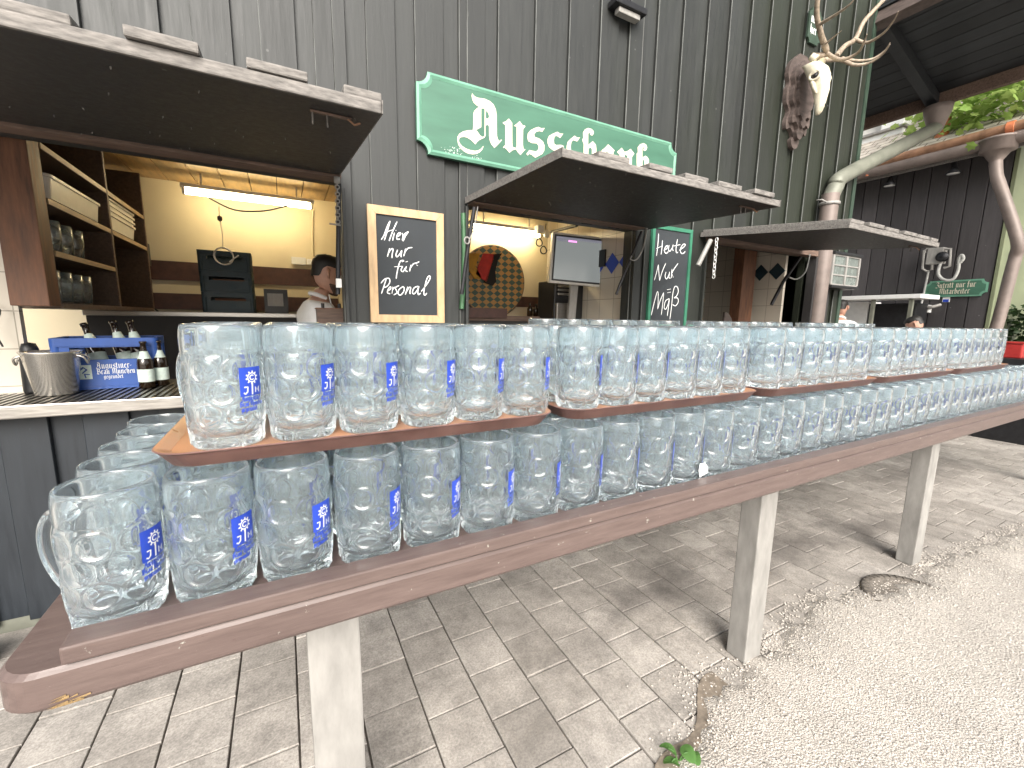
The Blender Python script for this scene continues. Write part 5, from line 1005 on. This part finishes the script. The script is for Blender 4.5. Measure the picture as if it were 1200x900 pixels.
def person(foot, yaw, lean, head_pitch, head_yaw, label, arms, beard=False):
    """standing figure; local frame faces -y. lean tips the trunk forward at the hips."""
    # 'foot' names the wanted head centre; the body is scaled and set back so that the feet stand on the floor
    h0 = .92+.74*math.cos(lean)+.035*math.sin(lean); H = 1.75*(foot.z-G)/h0; k = H/1.75; off = Vector((0, -.035*math.cos(lean)-.74*math.sin(lean), 0))*k
    foot = Vector((foot.x, foot.y, G))-(Matrix.Rotation(yaw, 4, 'Z') @ off)
    B = Matrix.Translation(foot) @ Matrix.Rotation(yaw, 4, 'Z')
    hipz = .92*k; Rl = Matrix.Translation((0, 0, hipz)) @ Matrix.Rotation(lean, 4, 'X') @ Matrix.Translation((0, 0, -hipz))
    P = lambda x, y, z, up=True: B @ ((Rl if up else Matrix()) @ Vector((x*k, y*k, z*k)))
    V = [(P(0, 0, .95), (.15*k, .105*k)), (P(0, 0, 1.12), (.135*k, .095*k)), (P(0, 0, 1.30), (.155*k, .105*k)), (P(0, .005, 1.42), (.12*k, .085*k)), (P(0, -.005, 1.50), .056*k), (P(0, -.015, 1.58), .054*k)]
    E_ = [(0, 1), (1, 2), (2, 3), (3, 4), (4, 5)]
    def chain_(start, pts):
        prev = start
        for p, r in pts: V.append((p, r)); E_.append((prev, len(V)-1)); prev = len(V)-1
        return prev
    for sx in (-1, 1):
        chain_(0, [(P(sx*.09, 0, .86, False), .085*k), (P(sx*.10, -.02, .50, False), .058*k), (P(sx*.105, 0, .10, False), .042*k), (P(sx*.11, -.06, .04, False), .038*k), (P(sx*.115, -.16, .025, False), .028*k)])
        el, ha = arms[0 if sx < 0 else 1]
        sh_ = P(sx*.185, 0, 1.40); elb = P(sx*el[0], el[1], el[2]); hnd = P(sx*ha[0], ha[1], ha[2]); dirn = (hnd-elb).normalized()
        w = chain_(3, [(sh_, .062*k), (sh_.lerp(elb, .5), .050*k), (elb, .040*k), (elb.lerp(hnd, .55), .036*k), (hnd, .024*k), (hnd+dirn*.05, (.034*k, .016*k))])
        side = dirn.cross(Vector((0, 0, 1))).normalized(); dn = side.cross(dirn)
        for j, (o, l) in enumerate(((-.024, .060), (-.008, .070), (.008, .066), (.023, .050))):
            b = hnd+dirn*.075+side*o; chain_(w, [(b, .010), (b+dirn*l*.5, .0085), (b+dirn*l*.85-dn*.018, .0075)])
        chain_(w-1, [(hnd+dirn*.02+side*.03*sx, .012), (hnd+dirn*.055+side*.052*sx, .0095), (hnd+dirn*.080+side*.056*sx, .008)])
    vs, fs = skin_mesh(V, E_); q = MB(); q.add(vs, fs, M['skin'], True)
    hc = P(0, -.035, 1.66); X = head_mb(q, hc, yaw+head_yaw, lean*.6+head_pitch, k)
    o = q.build('person', label=label, cat='person')
    # shirt: torso and sleeves a little larger than the body, open collar
    Vs = [(V[0][0], tuple(r*1.12 for r in V[0][1])), (V[1][0], tuple(r*1.16 for r in V[1][1])), (V[2][0], tuple(r*1.2 for r in V[2][1])), (P(0, .006, 1.41), (.150*k, .118*k)), (P(0, .004, 1.485), (.080*k, .080*k))]; Es = [(0, 1), (1, 2), (2, 3), (3, 4)]
    for sx in (-1, 1):
        el, ha = arms[0 if sx < 0 else 1]; sh_ = P(sx*.185, 0, 1.40); elb = P(sx*el[0], el[1], el[2]); prev = 3
        for p, r in ((sh_, .092*k), (sh_.lerp(elb, .5), .072*k), (sh_.lerp(elb, .9), .060*k)): Vs.append((p, r)); Es.append((prev, len(Vs)-1)); prev = len(Vs)-1
    vs, fs = skin_mesh(Vs, Es); q = MB(); q.add(vs, fs, M['cloth'], True)
    for sx in (-1, 1): q.prism([P(sx*.015, -.075, 1.46), P(sx*.075, -.035, 1.535), P(sx*.085, -.055, 1.475), P(sx*.05, -.095, 1.425)], P(0, -.006, 0)-P(0, 0, 0), M['cloth'])
    q.tube([P(.06*math.cos(a), .058*math.sin(a)-.002, 1.515+.012*math.sin(a)) for a in [PI*(-.15+1.3*i/12) for i in range(13)]], .014*k, M['cloth'], 8); q.build('shirt', o)
    Vt = [(P(0, 0, .98), (.158*k, .113*k))]; Et = []
    for sx in (-1, 1):
        prev = 0
        for p, r in ((P(sx*.09, 0, .86, False), .098*k), (P(sx*.10, -.02, .50, False), .075*k), (P(sx*.105, 0, .09, False), .064*k)): Vt.append((p, r)); Et.append((prev, len(Vt)-1)); prev = len(Vt)-1
    vs, fs = skin_mesh(Vt, Et); q = MB(); q.add(vs, fs, M['trouser'], True); q.build('trousers', o)
    eyes_hair(o, X, k)
    if beard:
        q = MB(); seg = 24; vs = []; secs = [(-.118, .024, .022, -.055), (-.106, .042, .036, -.045), (-.085, .0565, .0605, -.022), (-.058, .066, .077, -.008), (-.038, .060, .070, -.006)]
        for z, rx, ry, y in secs:
            for j in range(seg): a = 2*PI*j/seg; f = 1 if math.sin(a) < .25 else .85; vs.append(X @ Vector((rx*f*math.cos(a), y+ry*f*math.sin(a), z)))
        q.add(vs, [(i*seg+j, i*seg+(j+1) % seg, (i+1)*seg+(j+1) % seg, (i+1)*seg+j) for i in range(4) for j in range(seg)], M['stubble'], True); q.build('beard', o)
    return o
# server inside the first room: profile turned to the camera's right, looking down
person(atY(384, 321, 2.72), math.radians(98), .16, .10, 0, 'man in a white shirt with short dark hair working behind the first hatch', (((.24, -.10, 1.14), (.20, -.34, 1.05)), ((.24, -.12, 1.14), (.16, -.36, 1.06))), True)
person(atX(986, 361, 6.45), math.radians(110), .08, .1, 0, 'person in a white shirt with back turned, beside the white stall roof', (((.24, -.06, 1.14), (.20, -.30, 1.1)), ((.24, -.06, 1.14), (.18, -.30, 1.1))))
person(atX(1073, 378, 6.3), math.radians(-172), .55, .25, 0, 'person with dark hair bending over in front of the far wall', (((.22, -.16, 1.12), (.20, -.36, .95)), ((.22, -.16, 1.12), (.18, -.36, .95))))

# ================================================================== ACROSS THE YARD
XF = 7.5
fb = empty('yard_building', (XF, 2.8, G), 'brown black plank building with tiled roof across the yard', 'building'); L = fb.location
q = MB(); q.box(Vector((XF+.03, 1.90, G))-L, Vector((XF+.1, 9, 2.2))-L, M['farwall']); yy = 1.90
while yy < 9: q.cbox(Vector((XF, yy+.006, G+.02))-L, Vector((XF+.029, yy+.176, 2.15))-L, M['farwall'], .004); yy += .18
q.build('plank_wall', fb)
q = MB(); q.box(Vector((XF+.1, 1.90, G))-L, Vector((XF+4, 1.96, 2.2))-L, M['palegreen']); q.cbox(Vector((XF-.012, 1.86, G))-L, Vector((XF+.05, 1.896, 2.0))-L, M['palegreen'], .004); q.build('end_wall', fb)
zg = 2.06
q = MB(); Xr = Matrix.Translation(Vector((XF-.35, 0, zg+.03))-L) @ Matrix.Rotation(-math.radians(33), 4, 'Y'); q.box((0, 1.0, 0), (4.2, 9.5, .05), M['roof'], Xr)
for k in range(19):                                                # lapped courses
    q.box((.02+.22*k, 1.0, .0505), (.245+.22*k, 9.5, .066-.0), M['roof'], Xr @ Matrix.Translation((0, 0, .0003*k)) )
q.build('roof', fb)
q = MB(); q.tube([Vector((XF-.36, 1.0, zg-.03))-L, Vector((XF-.36, 9.4, zg+.0))-L], .075, M['pinkzinc'], 14); q.cbox(Vector((XF-.30, 1.0, zg-.12))-L, Vector((XF-.27, 9.4, zg+.03))-L, M['weather'], .004); q.build('gutter', fb)
a = atX(1012, 196, XF-.40); b = atX(1210, 143, XF-.40); b = a+(b-a)*1.25
q = MB(); q.tube([a-L, b-L], .055, M['copper'], 12)
for t in (.03, .72): c = a.lerp(b, t)-L; q.tube([c-Vector((0, .03, .0)), c+Vector((0, .03, 0))], .068, M['redclay'], 12); q.tube([c+Vector((0, 0, -.05)), c+Vector((0, 0, -.13))], .022, M['redclay'], 8)
q.build('snow_guard_pipe', fb)
c = atX(1104, 160, XF-.05)-L; q = MB(); q.lathe([(.085, -.10), (.075, .0), (.062, .03), (.062, .28), (.07, .285), (.07, .33), (.05, .335)], M['redclay'], 14, c); q.build('vent_pipe', fb)
a = atX(1050, 205, XF+.6)-L; q = MB(); q.cbox((a.x-.1, a.y-.05, a.z-.4), (a.x+1.0, a.y+1.6, a.z+.62), M['whitepaint'], .01); q.cbox((a.x-.14, a.y-.08, a.z+.6205), (a.x+1.05, a.y+1.65, a.z+.66), M['galv'], .01); q.cbox((a.x-.05, a.y-.02, a.z+.6605), (a.x+.5, a.y+.25, a.z+1.5), M['whitepaint'], .01); q.cbox((a.x+.05, a.y+.26, a.z+.6605), (a.x+.5, a.y+1.5, a.z+1.2), M['whiteplastic'], .01); q.build('dormer', fb)
for (px, py) in ((1043, 212), (1118, 197)):
    c = atX(px, py, XF-.2)-L; q = MB(); q.lathe([(.015, .14), (.02, .06), (.035, .0), (.075, -.06), (.07, -.065), (.001, -.03)], M['darksteel'], 14, c); q.lathe([(.001, -.05), (.055, -.058), (.06, -.0655), (.001, -.062)], M['whitepaint'], 14, c); q.build('eave_lamp', fb)
p0, p1 = atY(971, 299, 2.08), atY(997, 336, 2.08); x0, x1, z0, z1 = p0.x, p1.x, p1.z, p0.z
ln = empty('wall_lantern', ((x0+x1)/2, 2.08, z0), 'grey framed lantern with gridded panes beside the drainpipe at the pavilion corner', 'lantern'); Ll = ln.location
q = MB()
for i in range(3): xk = x0+(x1-x0)*i/2; q.cbox(Vector((xk-.012, 2.03, z0))-Ll, Vector((xk+.012, 2.06, z1))-Ll, M['galv'], .003)
for i in range(4): zk = z0+(z1-z0)*i/3; q.box(Vector((x0, 2.034, zk-.006))-Ll, Vector((x1, 2.056, zk+.006))-Ll, M['galv'])
q.cbox(Vector((x0-.015, 2.02, z1+.0065))-Ll, Vector((x1+.015, 2.16, z1+.03))-Ll, M['darksteel'], .004); q.cbox(Vector((x0-.01, 2.02, z0-.03))-Ll, Vector((x1+.01, 2.16, z0-.0065))-Ll, M['darksteel'], .004); q.build('frame', ln)
q = MB(); q.box(Vector((x0, 2.042, z0))-Ll, Vector((x1, 2.15, z1))-Ll, M['lanternpane']); q.build('pane', ln)
fd = empty('drainpipe', (XF-.36, 2.0, G), 'brownish rain pipe with round funnel at the corner of the yard building', 'drainpipe'); Lp = fd.location
a = atX(1170, 172, XF-.36); b = atX(1168, 206, XF-.36); c = atX(1192, 280, XF-.36); d_ = atX(1190, 300, XF-.30); e_ = atX(1165, 392, XF-.30)
q = MB(); q.lathe([(.05, -.2), (.055, -.15), (.115, -.055), (.15, -.05), (.15, .06), (.165, .065), (.165, .085), (.14, .086)], M['pinkzinc'], 18, a-Lp); q.build('funnel', fd)
q = MB(); q.tube([p-Lp for p in smooth_path([a-Vector((0, 0, .15)), b, b+(c-b)*.2, c, d_, d_+(e_-d_)*.2, e_, Vector((e_.x, e_.y+.12, G))], 5)], .055, M['pinkzinc'], 14); q.build('pipe', fd)
fs_ = empty('yard_sign', (XF-.03, 2.2, .45), 'small green sign reading Zutritt nur für Mitarbeiter on the plank wall', 'sign'); Lz = fs_.location
def notchX(y0, y1, z0, z1, c, X): return [Vector((X, p[0], p[2])) for p in notch(y0, y1, z0, z1, c, 0, 4)]
q = MB(); q.prism([p-Lz for p in notchX(1.925, 2.50, .355, .560, .045, XF-.002)], (-.02, 0, 0), M['green']); q.build('sign_board', fs_)
q = MB(); aa = notchX(1.925, 2.50, .355, .560, .045, XF-.0225); b2 = notchX(1.943, 2.482, .373, .542, .045, XF-.0235); n = len(aa); q.add([p-Lz for p in aa+b2], [(i, (i+1) % n, n+(i+1) % n, n+i) for i in range(n)], M['greenrim']); q.build('moulded_rim', fs_)
q = MB()
for t, z, s in (('Zutritt nur für', .470, .050), ('Mitarbeiter', .392, .050)):
    w = text_width(t, s); pen_text(q, t, lambda u, v, l, w=w, z=z: Vector((XF-.0235-l, 2.2135+w/2-u, z+v))-Lz, s, M['cream_letter'], .2)
q.build('gothic_lettering', fs_, fix=False)
q = MB(); q.cbox(Vector((XF-.012, 2.245, .290)), Vector((XF-.001, 2.315, .352)), M['whitepaint'], .002); q.box(Vector((XF-.0135, 2.252, .292)), Vector((XF-.0122, 2.308, .325)), M['decalblue']); q.build('small_notice', label='tiny white and blue notice under the green yard sign', cat='notice')
# hose reel and cable
hr = empty('hose_reel', atX(1098, 300, XF-.12), 'metal hose reel bracket with grey hose loop on the yard wall', 'hose reel'); Lh = hr.location
q = MB(); P = lambda x, y: atX(x, y, XF-.15)-Lh
q.tube([P(1084, 296), P(1086, 291), P(1114, 292), P(1113, 312), P(1106, 314)], .016, M['galv'], 8); q.tube([P(1083, 293), P(1081, 315), P(1086, 318), P(1092, 316), P(1094, 294)], .014, M['galv'], 8); q.cbox(P(1096, 300)-Vector((.02, .08, .1)), P(1096, 300)+Vector((.1, .08, .1)), M['galv'], .01); q.lathe([(.001, -.05), (.06, -.04), (.06, .04), (.001, .05)], M['darksteel'], 14, P(1105, 301), Matrix.Rotation(PI/2, 3, 'Y')); q.build('reel_frame', hr)
q = MB(); q.tube(smooth_path([P(1107, 300), P(1101, 312), P(1100, 322), P(1107, 328), P(1117, 327), P(1123, 316), P(1124, 303), P(1127, 299), P(1129, 303), P(1125, 308)], 5), .017, M['grehose'], 8); q.build('hose', hr)
q = MB(); q.tube([atX(1088, 318, XF-.04), atX(1075, 378, XF-.04)], .012, M['grehose'], 6); q.build('cable', label='thin grey cable running down the yard wall from the reel', cat='cable')
q = MB(); q.tube(smooth_path([atX(1079, 358, XF-.05), atX(1090, 360, XF-.12), atX(1102, 357, XF-.05)], 4), .02, M['galv'], 8); q.cbox(atX(1086, 362, XF-.05)-Vector((.05, .04, .05)), atX(1086, 362, XF-.05)+Vector((.04, .04, .05)), M['whitepaint'], .01); q.build('water_tap', label='white water tap on the yard wall below the hose reel', cat='tap')
# white stall and its cabinet
st = empty('service_stall', (6.75, 2.8, G), 'white roofed service stall with steel posts in the yard', 'stall'); Ls = st.location; a = atX(980, 347, 6.7); b = atX(1082, 353, 6.7)
q = MB(); q.cbox(Vector((6.62, b.y, a.z-.06))-Ls, Vector((7.15, a.y, a.z-.01))-Ls, M['whitepaint'], .006); q.build('canopy', st)
for yy in (a.y-.12, (a.y+b.y)/2+.02, b.y+.1): q = MB(); q.cbox(Vector((6.66, yy-.02, G))-Ls, Vector((6.70, yy+.02, a.z-.061))-Ls, M['zinc'], .004); q.build('post', st)
q = MB(); c = atX(1020, 360, 7.1); q.cbox(Vector((7.05, c.y, G))-Ls, Vector((7.4, c.y+.42, a.z-.07))-Ls, M['whitepaint'], .01); q.cbox(Vector((7.045, c.y-.5, G))-Ls, Vector((7.4, c.y-.005, a.z-.10))-Ls, M['darksteel'], .01); q.build('cabinet', st)
# things beyond the corner
q = MB(); q.cbox((-.09, -.08, 0), (.09, .08, .15), M['red'], .01); q.cbox((-.10, -.09, .1505), (.10, .09, .17), M['red'], .006); c = atX(1186, 419, 6.9); q.build('red_box', loc=(6.9, c.y, c.z), label='small red box past the far end of the mugs', cat='box')
q = MB(); q.cbox((6.7, c.y-.6, G), (7.1, c.y+.15, c.z-.001), M['darksteel'], .01); q.build('metal_cabinet', label='dark metal cabinet under the red box', cat='cabinet')
# ------------------------------------------------------------------ maple behind the yard building
def leaf(q, p, s):
    a = RND.random()*6.28; X = Matrix.Translation(p) @ Matrix.Rotation(a, 4, 'Z') @ Matrix.Rotation(RND.uniform(-1.0, 1.0), 4, 'X') @ Matrix.Rotation(RND.uniform(-.8, .8), 4, 'Y'); out = [(0, -.5), (.22, -.32), (.5, -.22), (.34, .0), (.46, .26), (.2, .26), (0, .6), (-.2, .26), (-.46, .26), (-.34, 0), (-.5, -.22), (-.22, -.32)]
    q.add([X @ Vector((0, 0, 0))]+[X @ Vector((u*s, v*s, -.12*s*(abs(u)+abs(v)))) for u, v in out], [(0, i+1, (i+1) % 12+1) for i in range(12)], M['leaf'])
tr = empty('maple_tree', (9.2, .4, G), 'maple with bright green leaves hanging over the tiled roof', 'tree'); Lt = tr.location
q = MB(); q.tube(smooth_path([(0, 0, 0), (.1, .05, 1.5), (0, .1, 3.2), (-.2, .2, 4.6), (-.3, .3, 6.5)], 4), [.24]*5+[.2]*6+[.15]*5+[.1], M['antler'], 12); tips = []
for px, py, X in ((1118, 140, 7.6), (1150, 118, 7.3), (1180, 96, 7.2), (1205, 110, 7.4), (1125, 112, 8.2), (1160, 100, 7.9), (1024, 142, 8.6), (1190, 128, 7.6)):
    t = atX(px, py, X)-Lt; tips.append(t); q.tube(smooth_path([(-.15, .15, 4.0), Vector((-.2, .2, 4.2)).lerp(t, .5)+Vector((0, 0, .35)), t], 5), [.06, .055, .05, .045, .04, .035, .03, .022, .016, .010, .006], M['antler'], 6)
q.build('trunk', tr)
q = MB()
for t in tips:
    for _ in range(120 if t is not tips[6] else 26): leaf(q, t+Vector((RND.gauss(0, .22), RND.gauss(0, .30), RND.gauss(.0, .14)))*(1 if t is not tips[6] else 1), RND.uniform(.07, .13))
for _ in range(2600):
    t = Vector((RND.gauss(-.3, 1.1), RND.gauss(.0, 1.3), RND.gauss(5.6, .9))); leaf(q, t, RND.uniform(.09, .15))
q.build('crown', tr, fix=False)
sb = empty('garden_shrub', (8.3, 1.55, G), 'dark bushy shrub beyond the corner drainpipe', 'shrub')
q = MB(); q.tube(smooth_path([(0, 0, 0), (.02, .02, .5), (0, 0, 1.0)], 4), .03, M['antler'], 8); q.build('stem', sb)
M['shrub'] = make_leaf('shrub_leaf', (.012, .03, .009), (.035, .065, .02)); q = MB(); lf = M['leaf']; M['leaf'] = M['shrub']
for _ in range(1500): a, b = RND.random()*6.28, RND.random()**.5; leaf(q, Vector((.42*b*math.cos(a), .42*b*math.sin(a), .25+1.25*RND.random())), RND.uniform(.05, .10))
q.build('crown', sb, fix=False); M['leaf'] = lf
# weed by the gravel edge
wp = empty('weed_plant', atZ(795, 893, G), 'small weed with round green leaves at the gravel edge', 'weed'); Lw = wp.location
for (px, py, s, h, tl) in ((783, 877, .032, .035, .5), (806, 882, .034, .03, -.2), (787, 893, .030, .012, .9), (815, 887, .026, .02, -.5)):
    p = atZ(px, py, G+h)-Lw; q = MB(); n = 14; X = Matrix.Translation(p) @ Matrix.Rotation(tl, 4, 'Z') @ Matrix.Rotation(.35*(1 if tl > 0 else -1), 4, 'Y')
    q.add([X @ Vector((0, 0, 0))]+[X @ Vector((s*.55*math.cos(2*PI*k/n), s*.75*math.sin(2*PI*k/n), .006*math.cos(4*PI*k/n))) for k in range(n)], [(0, k+1, (k+1) % n+1) for k in range(n)], M['weed'], True); q.tube(smooth_path([(0, 0, 0), p*.5+Vector((0, 0, .012)), p], 4), .0018, M['weed'], 6); q.build('leaf', wp)

# ================================================================== RENDER SETTINGS
SC.render.engine = 'CYCLES'; cy = SC.cycles
cy.max_bounces = 40; cy.transmission_bounces = 36; cy.glossy_bounces = 12; cy.diffuse_bounces = 4; cy.transparent_max_bounces = 16
cy.caustics_reflective = True; cy.caustics_refractive = True; cy.blur_glossy = .5; cy.sample_clamp_indirect = 6; cy.sample_clamp_direct = 0
cy.use_adaptive_sampling = True; cy.adaptive_threshold = .015
cy.use_denoising = True; cy.denoiser = 'OPENIMAGEDENOISE'
vs_ = SC.view_settings; vs_.view_transform = 'Standard'; vs_.look = 'None'; vs_.exposure = 2.02; vs_.gamma = 1.0; vs_.use_curve_mapping = False
